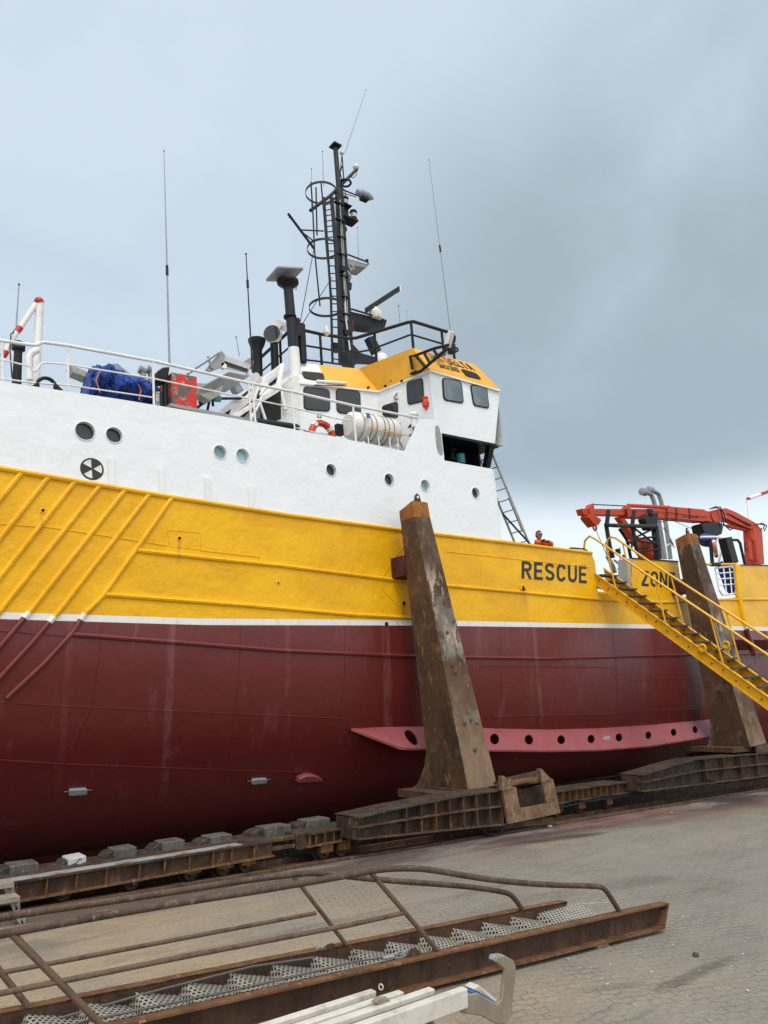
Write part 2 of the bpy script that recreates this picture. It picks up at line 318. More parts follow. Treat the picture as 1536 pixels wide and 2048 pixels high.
    def build(s, name, mats, parent=None, smooth=35, bev=0, fix=True):
        if not isinstance(mats, (list, tuple)): mats = [mats]
        c = Vector((0, 0, 0))
        for p in s.v: c += p
        c /= len(s.v)
        if parent is None:
            c.z = min(p.z for p in s.v)
        me = bpy.data.meshes.new(name); me.from_pydata([p-c for p in s.v], [], s.f)
        for m in mats: me.materials.append(M[m])
        for i, p in enumerate(me.polygons): p.material_index = s.mi[i]
        if s.uv:
            l = me.uv_layers.new(name='UVMap')
            for p in me.polygons:
                for li in p.loop_indices: l.data[li].uv = s.uv[me.loops[li].vertex_index]
        if fix:
            bm = bmesh.new(); bm.from_mesh(me); bmesh.ops.recalc_face_normals(bm, faces=bm.faces); bm.to_mesh(me); bm.free()
        if smooth:
            for p in me.polygons: p.use_smooth = True
            me.set_sharp_from_angle(angle=R(smooth))
        o = bpy.data.objects.new(name, me); COL.objects.link(o)
        place(o, c, parent)
        if bev:
            b = o.modifiers.new('bevel', 'BEVEL'); b.width = bev; b.segments = 2; b.limit_method = 'ANGLE'; b.angle_limit = R(40)
        return o
def place(o, w, parent):
    WL[o.name] = Vector(w)
    if parent: o.parent = parent; o.location = Vector(w)-WL[parent.name]
    else: o.location = w
def thing(name, label, cat, loc, group=None):
    o = bpy.data.objects.new(name, None); COL.objects.link(o); o.empty_display_size = .2
    place(o, Vector(loc), None); return tag(o, label, cat, group)
def tag(o, label, cat, group=None):
    o['label'] = label; o['category'] = cat
    if group: o['group'] = group
    return o
def struct(o, kind='structure'): o['kind'] = kind; return o
def copy_tree(root, loc, label=None):
    r = root.copy(); COL.objects.link(r); r.location = loc; WL[r.name] = Vector(loc)
    if label: r['label'] = label
    def rec(src, dst):
        for ch in src.children:
            c = ch.copy(); COL.objects.link(c); c.parent = dst; rec(ch, c)
    rec(root, r); return r
def text_bm(body, fn, bold=.02, res=3, spacing=1.0, name='lettering', mat='letter_black', parent=None, flip=False):
    cu = bpy.data.curves.new('txt', 'FONT'); cu.body = body; cu.offset = bold; cu.resolution_u = res; cu.space_character = spacing
    o = bpy.data.objects.new('txt', cu); COL.objects.link(o)
    dg = bpy.context.evaluated_depsgraph_get(); dg.update()
    me = bpy.data.meshes.new_from_object(o.evaluated_get(dg)); bpy.data.objects.remove(o)
    xs = [v.co.x for v in me.vertices]; ys = [v.co.y for v in me.vertices]
    x0, x1, y0, y1 = min(xs), max(xs), min(ys), max(ys)
    b = MB(); b.add([fn((v.co.x-x0)/(x1-x0), (v.co.y-y0)/(y1-y0)) for v in me.vertices], [tuple(p.vertices) for p in me.polygons])
    bpy.data.meshes.remove(me)
    return b.build(name, mat, parent, smooth=0)
def ribbon(pts, w, closed=False):
    n = len(pts); P = [Vector(p) for p in pts]; out = []
    for i in range(n):
        d0 = (P[i]-P[i-1]) if (i > 0 or closed) else (P[1]-P[0]); d1 = (P[(i+1) % n]-P[i]) if (i < n-1 or closed) else (P[-1]-P[-2])
        d0 = d0.normalized(); d1 = d1.normalized(); m = (d0+d1).normalized(); nn = Vector((-m.y, m.x)); k = w/2/max(.35, nn.dot(Vector((-d0.y, d0.x)))); out.append((P[i]+nn*k, P[i]-nn*k))
    return out
def arc(cx, cy, rx, ry, a0, a1, n=9): return [(cx+rx*math.cos(R(a0+(a1-a0)*i/n)), cy+ry*math.sin(R(a0+(a1-a0)*i/n))) for i in range(n+1)]
def glyph(ch, w=.17, sq=False):
    """bold grotesque capitals in a 0.68 x 1 cell: list of ('p', outline) or ('r', centreline, closed)"""
    W = .66; h = w/2; r = .10 if sq else .25
    if ch == 'E': return W*.88, [('p', [(0, 0), (W*.88, 0), (W*.88, w), (w, w), (w, .42), (W*.80, .42), (W*.80, .42+w), (w, .42+w), (w, 1-w), (W*.86, 1-w), (W*.86, 1), (0, 1)])]
    if ch == 'Z': return W*.9, [('p', [(0, 0), (W*.9, 0), (W*.9, w), (.22, w), (W*.9, 1-w), (W*.9, 1), (.02, 1), (.02, 1-w), (W*.9-.22, 1-w), (0, w)])]
    if ch == 'N': return W, [('p', [(0, 0), (w, 0), (w, .70), (W-w, 0), (W, 0), (W, 1), (W-w, 1), (W-w, .30), (w, 1), (0, 1)])]
    if ch == 'L': return W*.8, [('p', [(0, 0), (W*.8, 0), (W*.8, w), (w, w), (w, 1), (0, 1)])]
    if ch == 'T': return W*.9, [('p', [(W*.45-h, 0), (W*.45+h, 0), (W*.45+h, 1-w), (W*.9, 1-w), (W*.9, 1), (0, 1), (0, 1-w), (W*.45-h, 1-w)])]
    if ch == 'V': return W, [('p', [(W/2-.10, 0), (W/2+.10, 0), (W, 1), (W-w, 1), (W/2, .26), (w, 1), (0, 1)])]
    if ch == 'A': return W, [('p', [(0, 0), (w, 0), (W/2, .78), (W-w, 0), (W, 0), (W/2+.10, 1), (W/2-.10, 1)]), ('p', [(W*.36, .22), (W*.64, .22), (W*.595, .36), (W*.405, .36)])]
    if ch == 'U': return W, [('r', [(h, 1)]+arc(W/2, r+h, W/2-h, r, 180, 360)+[(W-h, 1)], False)]
    if ch == 'C': return W, [('r', arc(W/2, 1-r-h, W/2-h, r, 15, 180)+arc(W/2, r+h, W/2-h, r, 180, 345), False)]
    if ch in 'O0': return W, [('r', arc(W/2, 1-r-h, W/2-h, r, 0, 180)+arc(W/2, r+h, W/2-h, r, 180, 360), True)]
    if ch == 'D': return W, [('r', [(h, h), (W*.5, h)]+arc(W*.5, .5, W*.5-h, .5-h, -70, 70)+[(W*.5, 1-h), (h, 1-h)], True)]
    if ch == 'S': return W, [('r', arc(W/2, .75-h*.4, W/2-h, .25-h*.6, 20, 180, 7)+arc(W/2, .75-h*.4, W/2-h, .25-h*.6, 205, 255, 3)+arc(W/2, .25+h*.4, W/2-h, .25-h*.6, 75, 25, 3)+arc(W/2, .25+h*.4, W/2-h, .25-h*.6, 0, -160, 7), False)]
    if ch == 'R': return W, [('p', [(0, 0), (w, 0), (w, 1), (0, 1)]), ('r', [(w, 1-h), (W*.55, 1-h)]+arc(W*.55, .715, W*.45-h, .285-h, 75, -75, 6)+[(W*.55, .43+h), (w, .43+h)], False), ('p', [(W*.40, .43), (W*.66, .43), (W, 0), (W*.74, 0)])]
    if ch == '3': return W*.9, [('r', [(0, 1-h), (W*.9-h, 1-h), (W*.9-h, h), (0, h)], False), ('p', [(W*.2, .5-h), (W*.9-w, .5-h), (W*.9-w, .5+h), (W*.2, .5+h)])]
    if ch == '6': return W*.9, [('r', [(W*.9, 1-h), (h, 1-h), (h, h), (W*.9-h, h), (W*.9-h, .55), (w, .55)], False)]
    return .35, []
def sign(body, fn, thick, parent, mat='letter_black', w=.17, gap=.14, sq=False):
    items = []; x = 0
    for ch in body:
        wd, parts = glyph(ch, w, sq); items.append((x, parts)); x += wd+gap
    tot = x-gap; mb = MB()
    for x0, parts in items:
        for p in parts:
            if p[0] == 'p': mb.prism([fn((x0+a)/tot, b) for a, b in p[1]], thick)
            else:
                rb = ribbon(p[1], w, p[2]); n = len(rb)
                for i in range(n if p[2] else n-1):
                    j = (i+1) % n; mb.prism([fn((x0+q.x)/tot, q.y) for q in (rb[i][0], rb[i][1], rb[j][1], rb[j][0])], thick)
    return mb.build('lettering', mat, parent, 0)
def bil(q, u, v):   # q = bottom-left, bottom-right, top-right, top-left
    return lerp(lerp(q[0], q[1], u), lerp(q[3], q[2], u), v)
def rquad(q, r=.18, n=4):
    out = []
    for cx, cy, sx, sy in ((0, 0, 1, 1), (1, 0, -1, 1), (1, 1, -1, -1), (0, 1, 1, -1)):
        for i in range(n+1):
            g = math.pi/2*i/n
            if (cx, cy) in ((0, 0), (1, 1)): g = math.pi/2-g
            out.append(bil(q, cx+sx*r*(1-math.sin(g)), cy+sy*r*(1-math.cos(g))))
    return out

# ------------------------------------------------------------------ ship hull
ship = thing('rescue_ship', 'large rescue ship with red, yellow and white hull standing on the slipway cradle', 'ship', S(14, BM/2, -1.2))
def P2(x, y): p = inv(A(x, y, 0)); return (p[0], p[2])
SHEER = [P2(0, 937), P2(170, 966), P2(345, 995), P2(570, 1030), P2(800, 1060), P2(1010, 1085), P2(1180, 1105)]
WLT = [P2(0, 1224), P2(400, 1237), P2(830, 1240), P2(1400, 1251), P2(1536, 1254)]
WLB = [P2(0, 1238), P2(400, 1250), P2(830, 1251), P2(1400, 1258.5), P2(1536, 1262)]
KEEL = [(q_[0], q_[2]) for q_ in (inv(A(x, y, BM/2)) for x, y in [(0, 1716), (400, 1664), (815, 1603)])]; KEEL.append((38, interp(KEEL, 38)))
print('KEEL', KEEL)
TOP = 6.78
def btaper(a): return 0 if a > 1 else BM/2*(1-math.sqrt(max(0., 1-((1-a)/12.5)**2)))
def mexp(a): return min(3.1, max(1.9, 1.86+.05*a))
def bhull(a, c):
    w = interp(WLB, a); base = btaper(a)
    if c >= w: return base
    k = interp(KEEL, a); H = w-k; h = min(1., (w-c)/H); m = mexp(a)
    return base+(BM/2-base)*(1-(1-h**m)**(1/m))
def onHull(x, y, off=0.):
    b = 0.
    for _ in range(25):
        a_, _b, c_ = inv(A(x, y, b)); b = lerp(b, bhull(a_, c_)-off, .6)
    return A(x, y, b)
def planar(poly, holes=(), b=0.):
    """flat plating in the plane b = const, outline in (a, c), with round holes (a, c, r)"""
    pts = [Vector(p) for p in poly]; eds = [(i, (i+1) % len(poly)) for i in range(len(poly))]
    for (ha, hc, hr) in holes:
        o = len(pts); n = 28
        pts += [Vector((ha+hr*math.cos(2*math.pi*i/n), hc+hr*math.sin(2*math.pi*i/n))) for i in range(n)]
        eds += [(o+i, o+(i+1) % n) for i in range(n)]
    vs, es, fs, *_ = geometry.delaunay_2d_cdt(pts, eds, [], 1, 1e-5)
    mb = MB(); keep = []
    for f in fs:
        c = sum((vs[i] for i in f), Vector((0, 0)))/len(f)
        if any((c.x-h[0])**2+(c.y-h[1])**2 < (h[2]*.99)**2 for h in holes): continue
        if not inpoly(c, poly): continue
        keep.append(tuple(f))
    mb.add([S(v.x, b, v.y) for v in vs], keep); return mb
def inpoly(p, poly):
    r = False; n = len(poly)
    for i in range(n):
        x0, y0 = poly[i]; x1, y1 = poly[(i+1) % n]
        if (y0 > p[1]) != (y1 > p[1]) and p[0] < (x1-x0)*(p[1]-y0)/(y1-y0)+x0: r = not r
    return r
PORTS = [(170, 862, .150, 'dark_glass'), (228, 870, .128, 'dark_glass'), (440, 904, .122, 'teal_glass'), (485, 911, .128, 'teal_glass'),
         (662, 940, .122, 'dark_glass'), (778, 959, .128, 'dark_glass'), (850, 971, .132, 'teal_glass'), (951, 986, .132, 'dark_glass')]
holes = []
for x, y, r, g in PORTS: p = P2(x, y); holes.append((p[0], p[1], r))
AEND = inv(A(988, 940, 0))[0]
# white forecastle side incl. the bridge wing wall, as one flat plate with a slot and the open recess
wt = [P2(x, y) for x, y in [(250, 800), (500, 842), (700, 880), (808, 902), (838, 838), (868, 838), (858, 742), (1000, 778), (990, 887), (883, 866), (889, 921), (985, 938)]]
poly = [(1.0, interp(SHEER, 1.0))]+[(1.0, 6.62), (2.03, 6.65)]+wt+[(AEND, interp(SHEER, AEND))]
poly += [(a, interp(SHEER, a)) for a in [11.5, 10.5, 9.59, 8, 7.2, 6, 4.66, 3.4, 2.1]]
side = planar(poly, holes)
rows_a = [-11.4, -11, -10, -8.5, -7, -5.5, -4, -2.5, -1, 0, 1.0]
for sgn in (0, 1):
    vs = []; fs = []
    aa = rows_a if not sgn else rows_a+[AEND]
    for a in aa:
        b = btaper(a); b = BM-b if sgn else b
        vs += [S(a, b, interp(SHEER, a)), S(a, b, 6.62 if a < 12 else TOP)]
    fs = [(2*i, 2*i+2, 2*i+3, 2*i+1) for i in range(len(aa)-1)]
    side.add(vs, fs)
side_o = side.build('forecastle_side', 'white_plating', ship, smooth=0, fix=False)
# aft bulkhead and foredeck
d = MB(); d.sbox(AEND-.03, AEND, .004, BM-.01, 3.4, 6.74)
d.sbox(10.95, AEND-.05, .02, BM-.02, 6.68, 6.72)
d.build('aft_bulkhead', 'white_plating', ship, 0)
d = MB(); aa = [-11, -10, -8, -6, -4, -2, 0, 1, 4, 8, 10.95]
d.add([S(a, btaper(a)+.02 if k == 0 else BM-btaper(a)-.02, 6.45) for a in aa for k in (0, 1)], [(2*i, 2*i+1, 2*i+3, 2*i+2) for i in range(len(aa)-1)])
d.build('foredeck', 'grey_paint', ship, 0)
d = MB(); d.sbox(AEND, 38, .03, BM-.03, 3.38, 3.42); d.build('working_deck', 'wood_deck', ship, 0)
# yellow band with bulwarks and openings
AOP = P2(1183, 1106)
prof = [P2(x, y) for x, y in [(1183, 1106), (1190, 1125), (1196, 1186), (1262, 1192), (1265, 1118), (1356, 1124), (1366, 1196), (1478, 1199), (1478, 1131), (1536, 1132)]]
yend = interp([(prof[-2][0], prof[-2][1]), (prof[-1][0], prof[-1][1])], 38)
hol2 = [(*P2(86, 1021), .022), (*P2(359, 1077), .026), (*P2(557, 1166), .02), (*P2(808, 1207), .045)]
ypoly = [(1.0, interp(SHEER, 1.0))]+SHEER[:-1]+prof+[(38, yend), (38, interp(WLT, 38))]+WLT[::-1]+[(1.0, interp(WLT, 1.0))]
hull = planar(ypoly, hol2)
hull.mi = [0]*len(hull.f)
# bow and starboard yellow
for sgn in (0, 1):
    aa = rows_a if not sgn else rows_a+[38]
    vs = []
    for a in aa:
        b = btaper(a); b = BM-b if sgn else b
        vs += [S(a, b, interp(WLT, a)), S(a, b, min(interp(SHEER, a), 9) if a < 20 else 4.8)]
    hull.add(vs, [(2*i, 2*i+2, 2*i+3, 2*i+1) for i in range(len(aa)-1)], 0)
ASTEP = 21.15
acols = [-11.4, -11, -10, -8.5, -7, -5.5, -4, -2.5, -1, 0]+[1+.7*i for i in range(29)]+[ASTEP, ASTEP+.001]+[22+1.6*i for i in range(10)]+[38]
acols = sorted(set(acols))
NR = 22
for sgn in (0, 1):
    vs = []
    for a in acols:
        wt_, wb_, k = interp(WLT, a), interp(WLB, a), interp(KEEL, a)
        rows = [wt_, wb_]+[wb_+(k-wb_)*math.sin(math.pi/2*(j/NR)) for j in range(1, NR+1)]
        for c in rows:
            b = bhull(a, c)
            if a > ASTEP and c < 2.25: b = min(BM/2, b+.55*min(1, (2.25-c)/.05))
            if a < -11.3: b = BM/2
            vs.append(S(a, BM-b if sgn else b, c))
    n = NR+2; fs = []; mi = []
    for i in range(len(acols)-1):
        for j in range(n-1):
            fs.append((i*n+j, i*n+j+1, (i+1)*n+j+1, (i+1)*n+j)); mi.append(1 if j == 0 else 2)
    o = len(hull.v); hull.v += vs; hull.f += [tuple(k+o for k in f) for f in fs]; hull.mi += mi
# transom
hull.add([S(38, 0, interp(WLT, 38)), S(38, BM, interp(WLT, 38)), S(38, BM, 4.8), S(38, 0, 4.8)], [(0, 1, 2, 3)], 0)
hull_o = hull.build('hull', ['yellow_plating', 'stripe_white', 'red_antifouling'], ship, smooth=50, fix=False)
k = MB(); k.prism([S(a, BM/2-.12, interp(KEEL, a)+.03) for a in (0, 3, 7, 12.8, 20, 30, 37)]+[S(a, BM/2-.12, interp(KEEL, a)-.16) for a in (37, 30, 20, 12.8, 7, 3, 0)], T*.24)
k.build('keel_bar', 'red_antifouling', hull_o, 0)
# rubbing strakes
def strake(pts, r, mat, parent=hull_o, name='rubbing_strake', n=8, mats=None, off=0.0):
    P = []
    for (x0, y0), (x1, y1) in zip(pts[:-1], pts[1:]):
        k = max(2, int(math.hypot(x1-x0, y1-y0)/14))
        P += [onHull(lerp(x0, x1, i/k), lerp(y0, y1, i/k), off) for i in range(k)]
    P.append(onHull(*pts[-1], off))
    mb = MB(); mb.tube(P, r, n)
    return mb, P
def mk(pts, r, mat, name='rubbing_strake'):
    mb, _ = strake(pts, r, mat); return mb.build(name, mat, hull_o)
mk([(-60, 926), (0, 937), (170, 966), (345, 995), (570, 1030), (800, 1060), (1010, 1085), (1183, 1106)], .045, 'yellow_plating')
mk([(275, 1101), (430, 1118), (560, 1131), (780, 1159), (890, 1171), (1000, 1181), (1196, 1199), (1300, 1206), (1450, 1199), (1600, 1199)], .042, 'yellow_plating')
mk([(207, 1189), (500, 1211), (700, 1229), (822, 1236)], .042, 'yellow_plating')
mk([(146, 1269), (360, 1285), (560, 1301), (835, 1313), (1100, 1317), (1390, 1309), (1600, 1306)], .042, 'red_antifouling')
DG = [[(42, 947), (0, 998), (-60, 1072)], [(96, 955), (0, 1076), (-60, 1150)], [(149, 964), (0, 1154), (-60, 1232)], [(198, 973), (3, 1218), (-50, 1286)],
      [(249, 981), (58, 1225), (0, 1293), (-40, 1338)], [(298, 989), (118, 1222), (60, 1290), (0, 1355), (-40, 1395)], [(343, 996), (271, 1100), (206, 1191), (169, 1228), (146, 1264), (90, 1325), (14, 1396)]]
class Multi: pass
for g in DG:
    mb, P = strake(g, .043, None)
    fi = 0; mi = []
    for i in range(len(P)-1):
        a_, b_, c_ = inv((P[i]+P[i+1])/2); m_ = 0 if c_ > interp(WLT, a_) else (1 if c_ > interp(WLB, a_) else 2)
        mi += [m_]*8
    mi += [mi[0], mi[-1]]; mb.mi = mi
    mb.build('diagonal_strake', ['yellow_plating', 'stripe_white', 'red_antifouling'], hull_o)
# weld seams
for pts, mat in [([(0, 1048), (100, 1055), (250, 1078), (333, 1091)], 'yellow_plating'), ([(402, 1101), (520, 1114)], 'yellow_plating'), ([(890, 1103), (1030, 1118), (1180, 1135)], 'yellow_plating'),
                 ([(780, 1128), (760, 1160), (762, 1175)], 'yellow_plating'), ([(808, 1092), (778, 1128)], 'yellow_plating'), ([(762, 1175), (810, 1228)], 'yellow_plating'),
                 ([(0, 1262), (140, 1273)], 'red_antifouling'), ([(960, 1332), (1225, 1335)], 'red_antifouling'), ([(985, 1433), (1200, 1428), (1300, 1421), (1418, 1416)], 'red_antifouling'),
                 ([(0, 1520), (130, 1528), (400, 1538), (620, 1545)], 'red_antifouling'), ([(120, 1540), (190, 1400)], 'red_antifouling'), ([(1260, 1360), (1400, 1355)], 'red_antifouling')]:
    mb, _ = strake(pts, .011, mat, n=6); mb.build('weld_seam', mat, hull_o)
for pts in ([(205, 1245), (196, 1330), (180, 1430)], [(482, 1252), (478, 1340), (468, 1450), (450, 1560)], [(690, 1255), (690, 1340), (680, 1430)], [(1000, 1256), (1004, 1330), (1004, 1420)], [(1225, 1258), (1232, 1330), (1236, 1420)], [(0, 1405), (130, 1412), (420, 1425), (690, 1437)]):
    mb, _ = strake(pts, .008, None, n=6); mb.build('weld_seam', 'red_antifouling', hull_o)
for pts in ([(470, 1022), (462, 1112)], [(640, 1045), (640, 1140)], [(335, 1060), (400, 1066), (402, 1100), (338, 1092), (335, 1060)], [(600, 1137), (598, 1215)], [(960, 1090), (962, 1170)], [(1180, 1140), (1060, 1128)]):
    mb, _ = strake(pts, .007, None, n=6); mb.build('weld_seam', 'yellow_plating', hull_o)
# white vertical doubler strips on the forecastle
for x0, x1, y0, y1 in [(215, 229, 916, 970), (316, 328, 938, 990), (408, 420, 955, 1004), (495, 507, 972, 1015)]:
    MB().prism([A(x0, y0, 0), A(x1-2, y0+2, 0), A(x1, y1+2, 0), A(x0+2, y1, 0)], T*-.035).build('doubler_strip', 'clean_white', side_o, 0)
# portholes
for (x, y, r, g), (ha, hc, hr) in zip(PORTS, holes):
    p = S(ha, 0, hc)
    mb = MB(); mb.lathe(p, T, [(-.014, hr*.99), (-.014, hr*1.07), (.0, hr*1.10), (.02, hr*1.10)], 28); mb.f = mb.f[:-2]; mb.mi = mb.mi[:-2]
    mb.add(*[[S(ha+hr*math.cos(2*math.pi*i/28), bb, hc+hr*math.sin(2*math.pi*i/28)) for bb in (-.014, .13) for i in range(28)], [(i, (i+1) % 28, 28+(i+1) % 28, 28+i) for i in range(28)]])
    f = mb.build('porthole', 'clean_white', ship, fix=False)
    MB().lathe(S(ha, .075, hc), T, [(0, hr), (.012, hr)], 28).build('glass', g, f)
# radiation-like round tonnage mark
def disc2d(pt, pts, mat, name, parent, off): return MB().prism([S(pt[0]+u, 0, pt[1]+v) for u, v in pts], T*off).build(name, mat, parent, 0)
mc = P2(184, 938); mr = .178
mark = MB().lathe(S(mc[0], 0, mc[1]), -T, [(0, mr), (.004, mr)], 36).build('round_mark', 'letter_black', ship)
for g0 in (R(60), R(180), R(300)):
    g0 += R(38)
    pts = [(.02*math.cos(g0+R(30)), .02*math.sin(g0+R(30)))]+[(mr*.84*math.cos(g0+R(55)*i/8), mr*.84*math.sin(g0+R(55)*i/8)) for i in range(9)]
    MB().prism([S(mc[0]+u, 0, mc[1]+v) for u, v in pts], T*-.009).build('mark_sector', 'letter_white', mark, 0)
# drain sockets; black discs behind them paint the shade of the holes
for x, y, r in [(86, 1021, .035), (359, 1077, .04), (557, 1166, .03), (808, 1207, .06)]:
    p = A(x, y, 0); MB().ring(p, T, r*.92, .011, 16, 6).build('drain_socket', 'yellow_plating', ship)
    MB().lathe(p+T*.05, T, [(0, r), (.01, r)], 14).build('drain_shade', 'black_paint', ship)
for x, y, r in [(773, 1248, .042), (1046, 1178, .05)]:
    p = onHull(x, y, .006); MB().lathe(p, -T, [(0, r), (.006, r)], 18).build('scupper', 'black_paint', ship)  # black disc painted for the dark of the opening
p = onHull(1046, 1178, .02); MB().tube([p+L*-.07+V*-.03, p+L*-.05+V*.06, p+V*.1, p+L*.06+V*.06, p+L*.1+V*-.02], .02).build('scupper_hood', 'yellow_plating', ship)
# anodes and transducer fairing
for x, y, w, h in [(155, 1582, 38, 12), (517, 1561, 32, 10), ]:
    q = [onHull(x-w/2, y+h/2, .0), onHull(x+w/2, y+h/2-3, .0), onHull(x+w/2, y-h/2-2, .0), onHull(x-w/2+2, y-h/2, .0)]
    n_ = (q[1]-q[0]).cross(q[3]-q[0]).normalized(); n_ = n_ if n_.y < 0 else -n_
    MB().prism(rquad(q, .22), n_*.05).build('zinc_anode', 'zinc', hull_o, bev=.008)
    c0 = (q[0]+q[3])/2; c1 = (q[1]+q[2])/2; MB().tube([c0+(c0-c1)*.25+n_*.012, c1+(c1-c0)*.25+n_*.012], .01).build('anode_strap', 'skylit_antifouling', hull_o)
q = [onHull(x, y, 0) for x, y in [(588, 1560), (592, 1551), (605, 1545), (622, 1545), (636, 1551), (640, 1557)]]
n_ = Vector((-.1, -.95, -.3)).normalized(); MB().prism(q, n_*.16).build('transducer_fairing', 'skylit_antifouling', hull_o, bev=.02)
# bilge keel: a plate standing off the turn of the bilge, with round holes
bk_r = [onHull(x, y, -.01) for x, y in [(702, 1459), (760, 1456), (870, 1455), (1000, 1459), (1100, 1461), (1200, 1458), (1300, 1451), (1420, 1440)]]
bk_t = [A(x, y, b) for x, y, b in [(702, 1460, .25), (800, 1498, -.06), (870, 1501, -.06), (1000, 1502, -.06), (1100, 1503, -.06), (1200, 1501, -.06), (1300, 1493, -.06), (1427, 1473, -.06)]]
def bkpt(u, v):
    def il(P):
        k = min(len(P)-2, max(0, int(u*(len(P)-1)))); return lerp(P[k], P[k+1], u*(len(P)-1)-k)
    return lerp(il(bk_r), il(bk_t), v)
# find hole centres in (u,v)
def toUV(x, y):
    best = None
    for i in range(0, 141):
        for j in range(3, 19):
            p = bkpt(i/140, j/20); dd = p-EYE; zz = dd.dot(FW); e = (CX+F*dd.dot(RT)/zz-x)**2+(CY-F*dd.dot(UP)/zz-y)**2
            if best is None or e < best[0]: best = (e, i/140, j/20)
    return best[1], best[2]
hc_ = [toUV(x, y) for x, y in [(820, 1473), (990, 1477), (1055, 1478), (1119, 1478), (1183, 1477), (1236, 1474), (1295, 1469), (1343, 1465), (1390, 1459)]]
pts = [Vector((i/30, 0)) for i in range(31)]+[Vector((i/30, 1)) for i in range(30, -1, -1)]
eds = [(i, (i+1) % len(pts)) for i in range(len(pts))]; hl = []
for (u, v) in hc_:
    du = (bkpt(min(1, u+.01), v)-bkpt(max(0, u-.01), v)).length/(min(1, u+.01)-max(0, u-.01)); dv = (bkpt(u, 1)-bkpt(u, 0)).length
    ru, rv = .15/du, .20/dv; hl.append((u, .5, ru, rv)); o = len(pts)
    pts += [Vector((u+ru*math.cos(2*math.pi*i/18), .5+rv*math.sin(2*math.pi*i/18))) for i in range(18)]; eds += [(o+i, o+(i+1) % 18) for i in range(18)]
vs, es, fs, *_ = geometry.delaunay_2d_cdt(pts, eds, [], 1, 1e-6)
kf = []
for f in fs:
    c = sum((vs[i] for i in f), Vector((0, 0)))/len(f)
    if not any(((c.x-h[0])/h[2])**2+((c.y-h[1])/h[3])**2 < .98 for h in hl): kf.append(tuple(f))
bk = MB().add([bkpt(min(1, max(0, v.x)), v.y) for v in vs], kf).build('bilge_keel', 'skylit_antifouling', hull_o, 0)
sm = bk.modifiers.new('thickness', 'SOLIDIFY'); sm.thickness = .03
MB().tube([p for p in bk_t], .018, 6).build('bilge_keel_edge', 'skylit_antifouling', hull_o)
c = bkpt(*[(toUV(1212, 1476))[0], .5]); MB().prism(rquad([c+L*-.14+V*-.04, c+L*.14+V*-.04, c+L*.14+V*.05, c+L*-.14+V*.05], .2), Vector((0, -.05, .02))).build('zinc_anode', 'zinc', hull_o)
# bulwark caps
def cap(pts, mat='yellow_paint', b=-.02, w=.14, h=.035):
    P = [A(x, y, 0) for x, y in pts]
    for p, q in zip(P[:-1], P[1:]):
        MB().box(p+T*b, q-p, T*w, V*h).build('bulwark_cap', mat, ship, 0)
cap([(1000, 1083), (1183, 1106)]); cap([(1265, 1118), (1356, 1124)], 'dark_paint'); cap([(1478, 1131), (1560, 1132)], 'dark_paint')
# inside faces of bulwarks
for (x0, y0), (x1, y1) in [((1000, 1086), (1182, 1109)), ((1266, 1121), (1356, 1127)), ((1480, 1134), (1560, 1136))]:
    p, q = inv(A(x0, y0, 0)), inv(A(x1, y1, 0)); MB().prism([S(p[0], .05, p[2]), S(q[0], .05, q[2]), S(q[0], .05, 3.42), S(p[0], .05, 3.42)], T*.03).build('bulwark_inner', 'yellow_paint', ship, 0)
# end stiffeners of the gangway opening, pillar by the gate
MB().prism([A(1254, 1117, .1), A(1266, 1117, .0), A(1268, 1190, 0), A(1256, 1190, .1)], T*.3).build('opening_stiffener', 'grey_paint', ship, 0)
mb = MB(); mb.tube([A(1474, 1130, -.02), A(1477, 1190, -.02), A(1490, 1252, -.02)], .10, 10); mb.build('bulwark_pillar', 'yellow_plating', ship)
MB().tube([onHull(1492, 1258, .03), onHull(1508, 1310, .03)], .10, 10).build('hull_pillar', 'red_antifouling', ship)
for x in (1500, 1530):
    MB().tube([onHull(x, 1262, .01), onHull(x+10, 1330, .01)], .008, 6).build('weld_seam', 'red_antifouling', hull_o)
# hull lettering
def txt_side(body, x0, yt0, yb0, x1, yt1, yb1, bold=.02, **k):
    q = [A(x0, yb0, 0), A(x1, yb1, 0), A(x1, yt1, 0), A(x0, yt0, 0)]
    a0, _, c0 = inv(q[0]); a1, _, c1 = inv(q[2])
    return sign(body, lambda u, v: bil([p-T*.001 for p in q], u, v), T*-.006, ship, gap=.15)
txt_side('RESCUE', 1043, 1122, 1157, 1173, 1132, 1167, .028)
txt_side('ZONE', 1283, 1141, 1172, 1350, 1145, 1176, .028)

# ------------------------------------------------------------------ wheelhouse
EV, RF = 8.9, 9.62
p0, p1, p2, p3 = (8.60, 2.08), (10.60, 1.57), (10.93, .0), (13.24, .0)
WB = BM   # mirrored starboard
plan = [p0, p1, p2, p3]
def mir(p): return (p[0], WB-p[1])
full = plan+[mir(p) for p in plan[::-1]]
wh = MB()
n = len(full)
bot = [6.46, 6.46, 7.42, 7.42, 7.42, 7.42, 6.46, 6.46]
for i in range(n):
    j = (i+1) % n
    if i == 2: continue                                  # port wing wall is part of the flat side plate
    a, b = full[i], full[j]
    lo = (6.46 if i in (0, 6, 7, 1, 5) else 7.42)
    wh.add([S(a[0], a[1], lo), S(b[0], b[1], lo), S(b[0], b[1], EV), S(a[0], a[1], EV)], [(0, 1, 2, 3)])
# wing bottoms and house walls below
wh.add([S(p2[0], p2[1], 7.42), S(p3[0], p3[1], 7.42), S(p3[0], WB, 7.42), S(p2[0], WB, 7.42)], [(0, 1, 2, 3)])
wall_o = wh.build('wheelhouse', 'white_plating', ship, 0)
